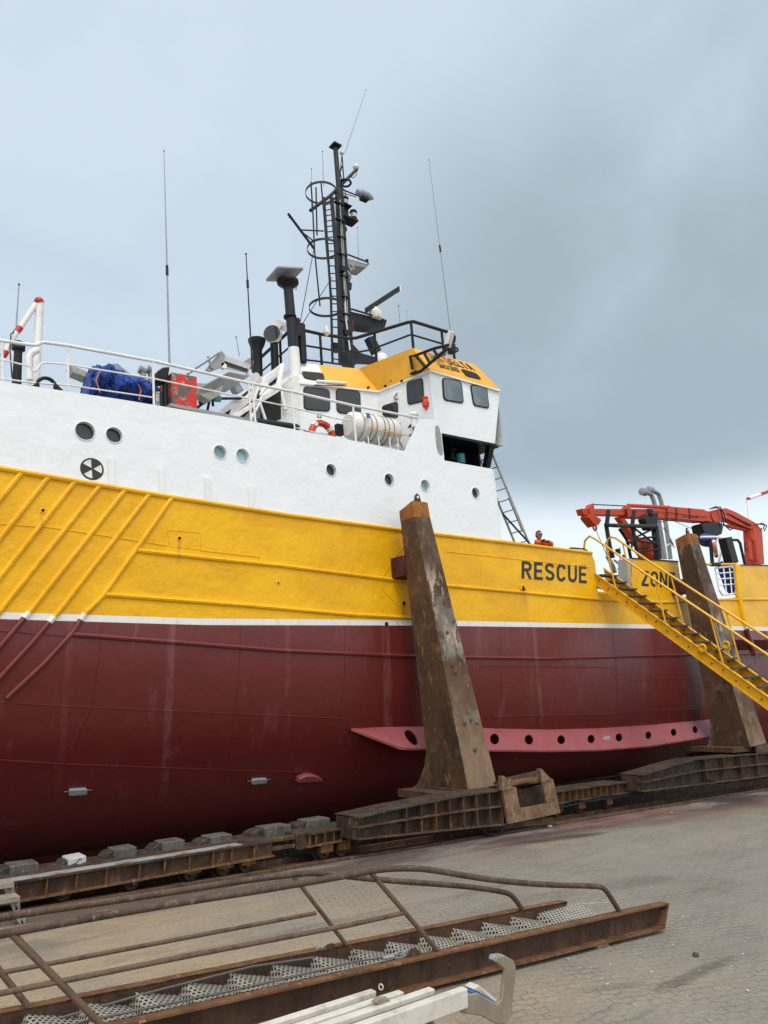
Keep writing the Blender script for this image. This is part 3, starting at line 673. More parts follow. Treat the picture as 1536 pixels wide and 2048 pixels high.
# roof slopes
r0, r1, r2, r3 = (8.85, 2.45), (10.36, 1.96), (10.80, .40), (12.80, .26)
rfull = [r0, r1, r2, r3]+[mir(p) for p in (r3, r2, r1, r0)]
ov = .05
ev = [(p0[0]-.03, p0[1]-.03), (p1[0]-.02, p1[1]-.05), (p2[0]-.05, p2[1]-.04), (p3[0]+.06, -.06)]; ev += [mir(p) for p in ev[::-1]]
rf = MB(); ye = MB()
for i in range(n):
    j = (i+1) % n; q = [S(ev[i][0], ev[i][1], EV), S(ev[j][0], ev[j][1], EV), S(rfull[j][0], rfull[j][1], RF), S(rfull[i][0], rfull[i][1], RF)]
    if i == 0:
        s0, s1 = .36, .33
        rf.add([q[0], lerp(q[0], q[1], s0), lerp(q[3], q[2], s1), q[3]], [(0, 1, 2, 3)])
        ye.add([lerp(q[0], q[1], s0), q[1], q[2], lerp(q[3], q[2], s1)], [(0, 1, 2, 3)])
    elif i in (7,): rf.add(q, [(0, 1, 2, 3)])
    else: ye.add(q, [(0, 1, 2, 3)])
    # eave lip
    rf.add([S(ev[i][0], ev[i][1], EV), S(ev[j][0], ev[j][1], EV), S(ev[j][0], ev[j][1], EV-.04), S(ev[i][0], ev[i][1], EV-.04)], [(0, 1, 2, 3)])
rf.add([S(p[0], p[1], RF-.01) for p in rfull], [tuple(range(n))])
rf.add([S(p[0], p[1], EV-.04) for p in ev], [tuple(range(n))])
roof_o = rf.build('roof', 'clean_white', ship, 0)
ye.build('yellow_roof_band', 'roof_yellow', roof_o, 0)
def vplane(pa, pb): a = S(pa[0], pa[1], 8); d = S(pb[0], pb[1], 8)-a; return a, d.cross(V).normalized()
def outward(nn, at):
    return nn if nn.dot(EYE-at) > 0 else -nn
def window(px, plane, frame='black_paint', pane='pane_glass', r=.16, parent=ship, inset=.86, name='window'):
    a, nn = plane; nn = outward(nn, a)
    q = [onP(x, y, a, nn) for x, y in px]      # bl, br, tr, tl
    c = sum(q, Vector((0, 0, 0)))/4
    f = MB().prism([p+nn*.003 for p in rquad(q, r)], nn*.022).build(name, frame, parent, bev=.006)
    MB().prism([c+(p-c)*inset+nn*.022 for p in rquad(q, r)], nn*.008).build('pane', pane, f)
    return f
W1 = vplane(p0, p1); W2 = vplane(p1, p2); W3 = (S(0, 0, 8), T)
window([(607, 820), (660, 824), (659, 779), (606, 772)], W1, pane='dark_glass', inset=.93)
window([(673, 826), (722, 832), (720, 783), (671, 777)], W1, pane='dark_glass', inset=.93)
window([(816, 811), (849, 803), (846, 755), (813, 765)], W2, pane='dark_glass', inset=.93)
window([(886, 801), (927, 808), (922, 763), (883, 755)], W3, frame='black_paint', inset=.90)
window([(946, 812), (978, 818), (973, 775), (939, 769)], W3, frame='black_paint', inset=.90)
# door on the fore-facing wing wall
a, nn = W2; nn = outward(nn, a)
dq = [onP(x, y, a, nn) for x, y in [(766, 885), (812, 900), (803, 781), (754, 803)]]
door = MB().prism([p+nn*.002 for p in rquad(dq, .08)], nn*.035).build('door', 'clean_white', ship, bev=.01)
q = [onP(x, y, a+nn*.04, nn) for x, y in [(766, 833), (797, 837), (796, 802), (764, 812)]]; MB().prism(rquad(q, .2), nn*.012).build('door_window', 'dark_glass', door)
for (x0, y0), (x1, y1) in [((787, 797), (794, 786)), ((789, 800), (796, 797)), ((800, 846), (798, 855)), ((797, 880), (805, 895))]:
    MB().tube([onP(x0, y0, a+nn*.06, nn), onP(x1, y1, a+nn*.06, nn)], .012, 6).build('door_dog', 'black_paint', door)
# dark slots in the roof band
def onRoof(i, px):
    j = i+1; q0, q1, q2 = S(*ev[i], EV), S(*ev[j], EV), S(*rfull[j], RF); nn = outward((q1-q0).cross(q2-q0).normalized(), q0)
    return [onP(x, y, q0, nn) for x, y in px], nn
for i, px in [(0, [(609, 757), (650, 764), (646, 747), (602, 743)]), (2, [(933, 753), (963, 760), (951, 747), (920, 738)])]:
    q, nn = onRoof(i, px); f = MB().prism([p+nn*.002 for p in rquad(q, .2)], nn*.02).build('roof_window', 'black_paint', roof_o)
# name on the port roof band
q, nn = onRoof(2, [(867, 724), (955, 745), (939, 724), (844, 703)])
sign('VN DELTA', lambda u, v: bil([p+nn*.006 for p in [onRoof(2, [(867, 721)])[0][0], onRoof(2, [(951, 742)])[0][0], onRoof(2, [(936, 728)])[0][0], onRoof(2, [(846, 703)])[0][0]]], u, v), nn*.004, ship, w=.15, sq=True)
sign('3036', lambda u, v: bil([p+nn*.006 for p in [onRoof(2, [(880, 735)])[0][0], onRoof(2, [(920, 745)])[0][0], onRoof(2, [(914, 736)])[0][0], onRoof(2, [(873, 726)])[0][0]]], u, v), nn*.004, ship, w=.17, sq=True)
# slot in the side plate beside the recess, recess interior lined black to paint its shade
q = [A(x, y, 0) for x, y in [(874, 905), (887, 913), (879, 853), (869, 850)]]
MB().prism(rquad(q, .35), T*-.012).build('side_slot', 'grey_paint', ship)
rec = MB(); rec.sbox(11.0, 13.0, 1.7, 1.75, 6.73, 7.40); rec.sbox(10.98, 11.02, .05, 1.7, 6.73, 7.40)
rec.sbox(10.98, 13.1, .06, 1.75, 7.36, 7.40); rec.sbox(12.62, 12.66, .3, 1.72, 6.73, 7.38); rec.sbox(11, AEND-.06, .04, 1.7, 6.725, 6.74)
rec.build('recess_shade_lining', 'black_paint', ship, 0)
rec = MB(); rec.prism([A(981, 884, .02), A(990, 887, .02), A(981, 935, .25), A(973, 933, .25)], T*.15); rec.build('wing_strut', 'black_paint', ship, 0)
MB().prism([A(885, 866, .02), A(990, 888, .02), A(990, 892, .02), A(885, 871, .02)], T*.05).build('recess_lip', 'black_paint', ship, 0)
b_ = A(903, 905, .7); MB().lathe(b_-V*.22, V, [(0, .15), (.05, .15), (.08, .08), (.2, .08), (.22, .13), (.30, .13), (.33, .06), (.42, .06), (.45, .09), (.5, .07)], 16).build('capstan', 'dark_paint', ship)
b_ = A(921, 917, .5); MB().lathe(b_-V*.13, V, [(0, .11), (.22, .11), (.24, .10), (.24, .06)], 16).build('teal_drum', 'teal_paint', ship)
# wing floodlight (orange) on the corner
b_ = Aa(851, 806, 10.86); mb = MB(); mb.lathe(b_-V*.10, V, [(-.06, .02), (-.05, .03), (0, .035), (.01, .075), (.06, .085), (.12, .085), (.15, .06), (.2, .055), (.22, .075), (.25, .06), (.27, .02)], 14); mb.build('alarm_lamp', 'orange_paint', ship)
# fluorescent tube under the roof band
MB().cyl(onP(633, 763, W1[0]-Vector((0, .15, 0)), W1[1]), onP(692, 767, W1[0]-Vector((0, .15, 0)), W1[1]), .045).build('tube_light', 'fiberglass', ship)
MB().cyl(onP(629, 770, W1[0]-Vector((0, .12, 0)), W1[1]), onP(690, 771, W1[0]-Vector((0, .12, 0)), W1[1]), .012).build('tube_light_bracket', 'black_paint', ship)
q = [onP(x, y, W1[0], W1[1]) for x, y in [(634, 835), (643, 836), (643, 827), (634, 826)]]; nn = outward(W1[1], W1[0])
sg = MB().prism(q, nn*.01).build('green_sign', 'green_sign', ship, 0)
q = [onP(x, y, W1[0]+nn*.011, W1[1]) for x, y in [(636, 833), (641, 833.5), (641, 830), (638.5, 831.5), (636, 829)]]; MB().prism(q, nn*.003).build('sign_symbol', 'letter_white', sg, 0)
for x in (690, 735, 769, 802): MB().box(Cc(x, 771+abs(x-755)*-.30+8 if x > 755 else 778, EV-.02)-L*.02, L*.04, T*-.06, V*.05).build('eave_clip', 'black_paint', ship, 0)
MB().tube([Cc(781, 748, 9.25), Cc(783, 764, 9.0)], .035, 8).build('vent_stub', 'black_paint', ship)
# ------------------------------------------------------------------ forecastle rails
rr = .028
def rail(pts, b, r, mat='white_paint', name='railing', parent=ship, n=8): return MB().tube([A(x, y, b) for x, y in pts], r, n).build(name, mat, parent)
top = rail([(-420, 612), (-60, 669), (0, 681), (62, 690), (74, 690), (80, 686), (90, 685), (135, 691), (306, 722), (498, 766), (583, 783), (706, 811), (836, 836)], .08, .028, name='top_rail')
rail([(-420, 648), (-60, 708), (0, 719), (62, 733), (68, 744), (72, 742), (82, 727), (92, 725), (135, 729), (306, 757), (498, 797), (590, 816), (668, 836), (700, 841)], .08, .015, name='middle_rail')
rail([(-420, 684), (-60, 745), (0, 757), (70, 766), (135, 770), (306, 795)], .08, .014, name='lower_rail')
rail([(590, 855), (690, 880)], .08, .014, name='lower_rail')
for x0, y0, y1, r in [(-400, 615, 690, .018), (-170, 652, 730, .018), (4, 682, 764, .018), (135, 691, 784, .019), (306, 723, 812, .021), (497, 767, 850, .022), (505, 769, 850, .022), (583, 784, 862, .022), (706, 811, 884, .022)]:
    rail([(x0, y0), (x0+(2 if x0 < 400 else 6), y1)], .08, r, name='rail_post')
for x in (736, 757, 779, 795): rail([(x, 872 if x < 770 else 875), (x+2, 898 if x < 770 else 905)], .3, .014, name='cradle_bar')
# ------------------------------------------------------------------ foredeck gear
b_ = A(35, 690, .5); MB().lathe(A(33, 770, .5), V, [(0, .07), ((b_-A(33, 770, .5)).length-.1, .06), ((b_-A(33, 770, .5)).length-.08, .10), ((b_-A(33, 770, .5)).length+.03, .10), ((b_-A(33, 770, .5)).length+.06, .06)], 16).build('deck_vent', 'black_paint', ship)
# fairlead bracket
fl = MB(); fl.ring(A(93, 772, .12), T, .13, .03, 24, 8); fl.prism([A(58, 776, .05), A(80, 760, .05), A(72, 778, .05)], T*.1); fl.prism([A(108, 762, .05), A(130, 784, .05), A(114, 782, .05)], T*.1)
fl.prism([A(57, 776, .04), A(131, 784, .04), A(131, 788, .04), A(57, 780, .04)], T*.12); fl.build('fairlead', 'black_paint', ship)
# davit: white and red pipe goal-post on the foredeck
dv = thing('deck_davit', 'white pipe davit with red bands standing at the far left of the foredeck', 'davit', A(70, 770, 2.0))
bd = 2.0
MB().tube([A(70, 775, bd), A(80, 606, bd)], .07, 12).build('post', 'white_paint', dv)
MB().prism([A(66, 690, bd), A(72, 606, bd), A(70, 770, bd), A(55, 770, bd)], T*.03).build('stiffener_plate', 'fiberglass', dv, 0)
for (x0, y0, x1, y1, m_) in [(72, 608, 41, 655, 'fiberglass'), (41, 655, 33, 664, 'red_sign'), (33, 664, 12, 703, 'fiberglass'), (12, 703, 7, 712, 'red_sign')]:
    MB().tube([A(x0, y0, bd), A(x1, y1, bd)], .050 if m_ == 'fiberglass' else .056, 12).build('arm', m_, dv)
MB().ball(A(78, 603, bd), .085).build('red_cap', 'red_sign', dv)
MB().tube([A(60, 760, bd-.3), A(58, 715, bd-.3), A(64, 706, bd-.3), A(75, 700, bd-.3)], .06, 10).build('elbow_pipe', 'white_paint', dv)
MB().tube([A(30, 660, bd), A(22, 668, bd-.1), A(20, 700, bd-.1), A(24, 755, bd-.1)], .012, 5).build('cable', 'black_paint', dv)
# tarpaulin bundle
tb = bmesh.new()
def blob(name, spine, label, cat, mat, parent=None, lump=.12, seed=1):
    """spine: list of (point, ry, rz) cross-section radii"""
    rnd = random.Random(seed); n = 44; m = len(spine); vs = []; fs = []; from mathutils import noise as mn
    fine = []
    for i in range((m-1)*12+1):
        k = min(m-2, i//12); f = i/12-k; p = lerp(spine[k][0], spine[k+1][0], f); fine.append((p, lerp(spine[k][1], spine[k+1][1], f), lerp(spine[k][2], spine[k+1][2], f)))
    ph = [rnd.uniform(0, 6.28) for _ in range(12)]
    for i, (p, ry, rz) in enumerate(fine):
        for j in range(n):
            g = 2*math.pi*j/n
            q_ = Vector((i*.22+seed, math.cos(g)*1.3, math.sin(g)*1.3)); w = 1+lump*(math.sin(3*g+ph[0]+i*.28)*.5+math.sin(i*.65+ph[2]+2*g)*.5+2.6*(.35-abs(mn.noise(q_*1.7)))+1.3*(.3-abs(mn.noise(q_*4.1)))+.5*mn.noise(q_*9))
            vs.append(p+T*(math.cos(g)*ry*w)+V*(math.sin(g)*rz*w)+L*rnd.uniform(-.02, .02))
    for i in range(len(fine)-1): fs += [(i*n+j, i*n+(j+1) % n, (i+1)*n+(j+1) % n, (i+1)*n+j) for j in range(n)]
    fs += [tuple(range(n))[::-1], tuple(range((len(fine)-1)*n, len(fine)*n))]
    return MB().add(vs, fs).build(name, mat, parent, smooth=75)
tarp = thing('covered_winch', 'deck machine wrapped in crumpled blue tarpaulin behind the foredeck rail', 'winch', A(235, 800, 1.0))
bt = 1.0
blob('tarpaulin', [(A(172, 775, bt), .28, .22), (A(185, 768, bt), .4, .30), (A(215, 772, bt), .45, .28), (A(250, 785, bt), .45, .26), (A(285, 790, bt), .42, .19), (A(301, 796, bt), .33, .14)], '', '', 'blue_tarp', tarp, .13, 3)
MB().prism([A(140, 730, bt), A(172, 742, bt), A(178, 757, bt), A(146, 744, bt)], T*.25).build('metal_fin', 'aluminium', tarp, 0)
for g in ([(200, 742), (192, 760), (200, 785)], [(276, 768), (282, 780), (278, 800)]): MB().tube([A(x, y, bt-.48) for x, y in g], .012, 5).build('lashing', 'faded_orange', tarp)
MB().prism([A(214, 729, 1.9), A(235, 727, 1.9), A(278, 762, 1.9), A(250, 768, 1.9)], T*.3).build('grey_chute', 'galvanised', ship, 0)
for x in (287, 303):
    MB().tube([A(x, 812, 1.6), A(x-1, 748, 1.6), A(x-4, 740, 1.6)], .06, 10).build('vent_pipe', 'galvanised', ship)
    MB().lathe(A(x-3, 741, 1.6), L*-1+V*.3, [(-.05, .075), (.06, .085)], 12).build('vent_cap', 'galvanised', ship)
nv = thing('weight_drum', 'dark navy drum lettered 500KG beside the peeling red box', 'drum', A(322, 812, .7))
MB().prism([A(309, 815, .6), A(331, 817, .6), A(331, 786, .6), A(311, 776, .6)], T*.5).build('body', 'navy', nv, bev=.02)
q = [A(311, 782, .58), A(311.5, 812, .58), A(319, 813, .58), A(319, 783, .58)]
text_bm('500KG', lambda u, v: bil([q[0], q[1], q[2], q[3]], u, v), .02, mat='letter_white', parent=nv)
hd = thing('hooded_light', 'black hood on a stalk between the drum and the red box', 'light', A(330, 815, .5))
MB().prism([A(x, y, .5) for x, y in [(315, 742), (326, 734), (340, 733), (338, 748), (333, 762), (316, 760)]], T*.3).build('hood', 'black_paint', hd, bev=.02)
MB().tube([A(330, 762, .6), A(331, 816, .6)], .05, 8).build('stalk', 'black_paint', hd)
rb = thing('red_locker', 'red steel locker with badly peeling paint behind the foredeck rail', 'locker', A(368, 818, .6))
pr_ = [A(344, 815, .5), A(395, 819, .5), A(394, 753, .5), A(343, 744, .5)]
MB().prism(pr_, T*.55).build('body', 'peeling_red', rb, bev=.012)
MB().prism([A(318, 777, 1.0), A(327, 767, 1.0), A(327, 782, 1.0)], T*.2).build('side_plate', 'red_sign', rb, 0)
MB().prism([A(340, 812, .1), A(520, 848, .1), A(520, 841, .1), A(340, 806, .1)], T*.4).build('deck_coaming', 'grey_paint', ship, 0)
# folded rescue cradle: inclined grey tray with roller head
fc = thing('rescue_cradle', 'grey inclined tray with roller head leaning over the deck behind the rail', 'rescue cradle', A(440, 800, 1.4))
bq = 1.3
MB().prism([A(395, 777, bq), A(457, 743, bq), A(497, 751, bq+.3), A(446, 785, bq+.3)], V*-.03+T*.0).build('tray', 'grey_paint', fc, 0)
MB().prism([A(392, 785, bq+.15), A(395, 766, bq+.15), A(447, 770, bq+.15), A(440, 790, bq+.15), A(420, 800, bq+.15)], T*.25).build('lower_tray', 'aluminium', fc, 0)
MB().prism([A(x, y, bq) for x, y in [(411, 740), (424, 723), (443, 701), (450, 710), (449, 728), (440, 736), (420, 744)]], T*.03).build('end_plate', 'grey_paint', fc, 0)
MB().prism([A(x, y, bq+1.4) for x, y in [(489, 722), (500, 715), (507, 722), (506, 735), (497, 733)]], T*.03).build('end_plate', 'grey_paint', fc, 0)
MB().prism([A(450, 711, bq+.05), A(500, 728, bq+1.3), A(500, 738, bq+1.3), A(450, 727, bq+.05)], T*.25).build('roller_cover', 'fiberglass', fc, 0)
MB().cyl(A(450, 727, bq+.05), A(492, 741, bq+1.2), .05).build('roller', 'black_paint', fc)
for x, y, b in [(448, 731, bq), (499, 745, bq+1.3)]: MB().cyl(A(x, y, b), A(x, y, b)+T*.08, .065).build('wheel', 'clean_white', fc)
for g in ([(388, 738), (410, 724), (437, 705)], [(375, 748), (392, 736)], [(416, 713), (424, 737)]): MB().tube([A(x, y, bq-.02) for x, y in g], .028, 8).build('frame_tube', 'galvanised', fc)
for g in ([(398, 806), (424, 790), (470, 755)], [(395, 815), (425, 792)], [(408, 808), (412, 795), (420, 790)], [(415, 820), (420, 795)], [(425, 798), (426, 812)], [(440, 797), (480, 797), (500, 780)]):
    MB().tube([A(x, y, bq+.5) for x, y in g], .03, 8).build('support_strut', 'dark_paint', fc)
MB().prism([A(465, 768, bq+.4), A(477, 762, bq+.4), A(488, 780, bq+.4), A(475, 786, bq+.4)], T*.2).build('floodlight_box', 'galvanised', fc, bev=.01)
MB().cyl(A(427, 797, bq+.3), A(440, 798, bq+.3), .07).build('green_coupling', 'teal_paint', fc)
# front of the bridge: raked white beams and the black hatch
for g, w, b in [([(440, 826), (520, 766), (566, 731)], .13, 2.0), ([(470, 832), (545, 777), (585, 752)], .07, 1.7), ([(458, 840), (500, 812), (560, 775)], .08, 1.4)]:
    P = [A(x, y, b) for x, y in g]
    for p, q_ in zip(P[:-1], P[1:]): MB().box(p-V*w, q_-p, T*.25, V*w*1.6).build('raked_beam', 'white_paint', ship, bev=.01)
MB().prism([A(545, 850, 2.05), A(560, 790, 2.05), A(580, 752, 2.05), A(600, 752, 2.05), A(600, 850, 2.05)], T*.5).build('front_screen', 'white_paint', ship, 0)
MB().prism([A(522, 840, 1.6), A(524, 806, 1.6), A(549, 783, 1.6), A(562, 782, 1.6), A(562, 838, 1.6), A(550, 842, 1.6)], T*.05).build('black_hatch', 'black_paint', ship, 0)
MB().prism([A(432, 828, 1.9), A(470, 800, 1.9), A(520, 790, 1.9), A(530, 850, 1.9), A(436, 838, 1.9)], T*.3).build('bulkhead_panel', 'white_paint', ship, 0)
MB().prism([A(447, 828, 1.88), A(462, 818, 1.88), A(457, 830, 1.88)], T*-.02).build('gap_shade', 'black_paint', ship, 0)  # black plates paint the shade of the openings between the beams
for g in ([(500, 840), (520, 806), (524, 790)], [(520, 806), (532, 842)], [(535, 768), (520, 790)], [(517, 774), (508, 800)]): MB().tube([A(x, y, 1.3) for x, y in g], .03, 8).build('hatch_strut', 'white_paint', ship)
MB().prism([A(536, 769, 1.95), A(558, 751, 1.95), A(555, 763, 1.95), A(540, 774, 1.95)], T*-.03).build('wiper_slot', 'black_paint', ship, 0)
MB().prism([A(470, 828, 1.62), A(505, 800, 1.62), A(514, 806, 1.62), A(486, 836, 1.62)], T*-.03).build('gap_shade', 'black_paint', ship, 0)
MB().prism([A(505, 792, 1.62), A(520, 780, 1.62), A(518, 800, 1.62)], T*-.03).build('gap_shade', 'black_paint', ship, 0)
MB().tube([A(565, 730, 1.9), A(557, 768, 1.75), A(570, 820, 1.7)], .06, 8).build('corner_post', 'white_paint', ship)
MB().lathe(A(514, 757, 1.9), L*-1+T*-.4, [(-.12, .05), (-.05, .07), (.02, .10), (.06, .12)], 14).build('horn', 'fiberglass', ship)
MB().cyl(A(513, 845, .15), A(591, 856, .15), .085).build('rolled_fender', 'black_paint', ship)
MB().ball(A(591, 856, .15), .085).build('fender_end', 'black_paint', ship)
# tall black and white column with the flat aerial
bc = 2.3
def colpt(x, y): return A(x, y, bc)
cm = MB().tube([colpt(600, 862), colpt(597, 815), colpt(587, 697)], .135, 16).build('column_base', 'clean_white', ship)
MB().tube([colpt(587, 697), colpt(576, 572)], [.13, .118], 16).build('column', 'dark_paint', ship)
MB().lathe(colpt(576, 574), V, [(-.06, .118), (.0, .15), (.06, .22), (.10, .27), (.16, .27), (.2, .2)], 20).build('column_flange', 'black_paint', ship)
MB().lathe(colpt(580, 634), V, [(-.03, .12), (-.02, .16), (.02, .16), (.03, .12)], 16).build('column_collar', 'black_paint', ship)
nn = (V*.94+L*-.30+T*.1).normalized(); c = colpt(570, 550); u = (L-nn*L.dot(nn)).normalized(); w = nn.cross(u)
MB().prism(rquad([c-u*.40-w*.30, c+u*.40-w*.30, c+u*.40+w*.30, c-u*.40+w*.30], .06), nn*.04).build('flat_aerial', 'grey_paint', ship)
MB().ring(colpt(590, 572), L*.6+T*-.8, .10, .008, 16, 5).build('aerial_cable', 'black_paint', ship)
# bell-top vents on the bridge roof front
for x, y0, y1, b in [(513, 682, 750, 3.2)]:
    h = (A(x, y0, b)-A(x+3, y1, b)).length
    MB().lathe(A(x+3, y1, b), V, [(0, .12), (h-.25, .12), (h-.1, .19), (h, .22), (h+.03, .22)], 18).build('bell_vent', 'black_paint', ship)
# searchlight and horns
sl = A(545, 668, 3.0); ax = (L*-.75+T*-.65+V*-.1).normalized()
s_ = MB().lathe(sl, -ax, [(-.06, .20), (-.04, .235), (.02, .235), (.10, .22), (.20, .16), (.26, .06)], 24).build('searchlight', 'fiberglass', ship)
MB().lathe(sl+ax*.045, ax, [(0, .215), (.02, .21)], 24).build('lens', 'dark_glass', s_)
MB().tube([sl+ax*-.1-V*.2, sl+ax*-.1-V*1.0], .10, 10).build('searchlight_post', 'black_paint', ship)
for x, y in ((557, 650), (566, 655)): MB().lathe(A(x, y, 3.0), L*-.8+T*-.6, [(-.25, .03), (-.1, .045), (.0, .08), (.05, .12)], 14).build('signal_horn', 'fiberglass', ship)
# ------------------------------------------------------------------ monkey island rail
def C(x, y, c): return Cc(x, y, c)
tr = [(498, 737), (577, 664), (596, 658), (640, 668), (697, 677), (712, 676), (735, 669), (815, 645), (826, 643), (885, 661), (903, 666), (909, 674), (908, 684)]
MB().tube([C(x, y, 10.55) for x, y in tr], .042, 8).build('roof_rail', 'black_paint', ship)
MB().tube([C(x, y, 10.1) for x, y in [(506, 758), (577, 696), (597, 689), (640, 696), (700, 707), (740, 700), (822, 669), (886, 688), (915, 697), (916, 701), (905, 708)]], .026, 6).build('roof_rail_lower', 'black_paint', ship)
MB().tube([C(x, y, 9.75) for x, y in [(597, 718), (640, 723), (705, 732)]], .024, 6).build('roof_rail_lower', 'black_paint', ship)
for x0, y0, x1, y1 in [(606, 660, 610, 724), (640, 668, 643, 729), (749, 668, 750, 723), (822, 644, 828, 690), (883, 660, 886, 682), (904, 670, 906, 709), (560, 681, 563, 722)]:
    p = C(x0, y0, 10.55); MB().tube([p, p-V*.93], .035, 8).build('roof_rail_post', 'black_paint', ship)
# black posts with lanterns at the roof edge
p = C(606, 724, 9.62); MB().tube([p, p+V*1.0], .10, 10).build('lantern_post', 'black_paint', ship); MB().lathe(p+V*1.0+L*-.1, V, [(-.35, .08), (-.15, .09), (0, .05), (.08, .07), (.14, .05)], 12).build('red_lantern', 'fender_red', ship)
# bracket arm with lamp over the port wing
for g in ([(825, 738), (820, 712), (828, 712), (868, 697), (897, 690)], [(826, 748), (842, 742), (868, 720), (893, 699)], [(832, 712), (850, 733)], [(848, 706), (860, 727)], [(866, 698), (876, 713)], [(822, 748), (833, 743)]):
    MB().tube([Aa(x, y, 10.72) for x, y in g], .036, 8).build('bracket_arm', 'black_paint', ship)
MB().box(Aa(886, 705, 11.0), L*.25, T*-.18, V*.2).build('bracket_head', 'black_paint', ship, 0)
MB().tube([Aa(869, 716, 10.9), Aa(892, 703, 10.9)], .06, 10).build('tube_lamp', 'galvanised', ship)
MB().prism([Aa(886, 693, 10.9), Aa(897, 660, 10.9), Aa(902, 663, 10.9), Aa(894, 693, 10.9)], L*.12).build('whip_base', 'fiberglass', ship, 0)
# ------------------------------------------------------------------ mast
bm_ = 3.4
def Mp(x, y, d=0.): return A(x, y, bm_+d)
mast = MB().tube([Mp(697, 735), Mp(692, 640), Mp(684, 500), Mp(678, 380)], [.17, .16, .145, .13], 14)
mast = mast.build('mast', 'dark_paint', ship)
MB().tube([Mp(678, 385), Mp(671, 296)], .075, 10).build('mast_top', 'dark_paint', mast)
pt = Mp(671, 294); MB().box(pt-L*.14-T*.14, L*.28, T*.28, V*.05).build('mast_cap', 'black_paint', mast, 0)
MB().tube([Mp(687, 730, -.25), Mp(680, 640, -.25), Mp(672, 500, -.25), Mp(664, 395, -.25)], [.075, .07, .06, .05], 8).build('mast_leg', 'dark_paint', mast)
# ladder with hoops
lad = MB()
lr0 = [Mp(665, 725, -.3), Mp(662, 600, -.3), Mp(654, 480, -.3), Mp(648, 395, -.3)]; lr1 = [Mp(679, 728, -.5), Mp(676, 600, -.5), Mp(669, 480, -.5), Mp(661, 390, -.5)]
lad.tube(lr0, .035, 8); lad.tube(lr1, .035, 8)
def al(P, t):
    k = min(len(P)-2, int(t*(len(P)-1))); return lerp(P[k], P[k+1], t*(len(P)-1)-k)
for i in range(24): lad.tube([al(lr0, (i+.5)/24), al(lr1, (i+.5)/24)], .016, 6)
lad.build('mast_ladder', 'black_paint', mast)
hoops = [(652, 388, .44), (656, 500, .44), (662, 617, .46)]
for x, y, rr_ in hoops:
    c = Mp(x-9, y, -.45); MB().band(c, V, rr_, .07, .012, 30).build('ladder_hoop', 'dark_paint', mast)
for g in ([(622, 365), (626, 430), (629, 500), (640, 612)], [(642, 365), (648, 430), (653, 500), (664, 600)], [(632, 375), (634, 470)]):
    MB().tube([Mp(x, y, -.8) for x, y in g], .022, 6).build('hoop_stay', 'black_paint', mast)
# yards
MB().tube([Mp(621, 421, -.2), Mp(660, 392, 0), Mp(714, 338, .2)], .05, 8).build('yard', 'black_paint', mast)
MB().lathe(Mp(712, 338, .2), V, [(-.04, .03), (0, .06), (.04, .10), (.1, .10), (.16, .05), (.18, .02)], 14).build('dome_aerial', 'fiberglass', mast)
MB().tube([Mp(688, 365), Mp(684, 312)], .022, 6).build('aerial_stalk', 'black_paint', mast); MB().lathe(Mp(684, 309), V, [(0, .03), (.03, .065), (.07, .065), (.11, .03)], 12).build('dome_aerial', 'fiberglass', mast)
MB().ring(Mp(691, 366), V, .16, .035, 18, 6).build('yard_ring', 'black_paint', mast)
MB().tube([Mp(576, 427, -.8), Mp(602, 462, -.8), Mp(628, 497, -.8)], .035, 8).build('stay_arm', 'black_paint', mast)
MB().tube([Mp(602, 460, -.8), Mp(647, 462, -.5)], .02, 6).build('stay_arm', 'black_paint', mast); MB().tube([Mp(604, 464, -.8), Mp(627, 482, -.8)], .02, 6).build('stay_arm', 'black_paint', mast)
# street-type flood lamp
MB().tube([Mp(680, 377), Mp(714, 391)], .024, 6).build('lamp_arm', 'black_paint', mast); MB().tube([Mp(682, 385), Mp(712, 394)], .014, 6).build('lamp_arm', 'black_paint', mast)
c = Mp(728, 390); axl = (Mp(748, 400)-Mp(710, 384)).normalized()
fl_ = MB().lathe(c, axl, [(-.30, .03), (-.27, .09), (-.1, .14), (.1, .13), (.25, .09), (.36, .03)], 14).build('flood_lamp', 'galvanised', mast)
MB().box(c-V*.19-axl*.13-T*.09, axl*.25, T*.18, V*.12).build('lamp_housing', 'black_paint', mast, 0)
# navigation lantern shelves
MB().box(Mp(682, 411)-T*.15, L*.30, T*.3, V*.03).build('lantern_shelf', 'black_paint', mast, 0); MB().box(Mp(682, 438)-T*.2, L*.5, T*.35, V*.05).build('lantern_shelf', 'black_paint', mast, 0)
MB().box(Mp(683, 436), L*.28, T*.06, V*.42).build('lantern_back', 'dark_paint', mast, 0)
for x, y in ((690, 405), (707, 432)):
    l_ = MB().lathe(Mp(x, y), V, [(-.13, .10), (-.10, .11), (-.08, .09), (.10, .09), (.12, .12), (.17, .10)], 14).build('mast_lantern', 'black_paint', mast); MB().lathe(Mp(x, y)-V*.06, V, [(0, .093), (.13, .093)], 14).build('lens', 'lens', mast)
MB().lathe(Mp(689, 458), V, [(-.08, .05), (-.05, .075), (.04, .075), (.06, .055)], 12).build('red_lantern', 'fender_red', mast); MB().tube([Mp(689, 464), Mp(686, 480)], .05, 6).build('lantern_bracket', 'black_paint', mast)
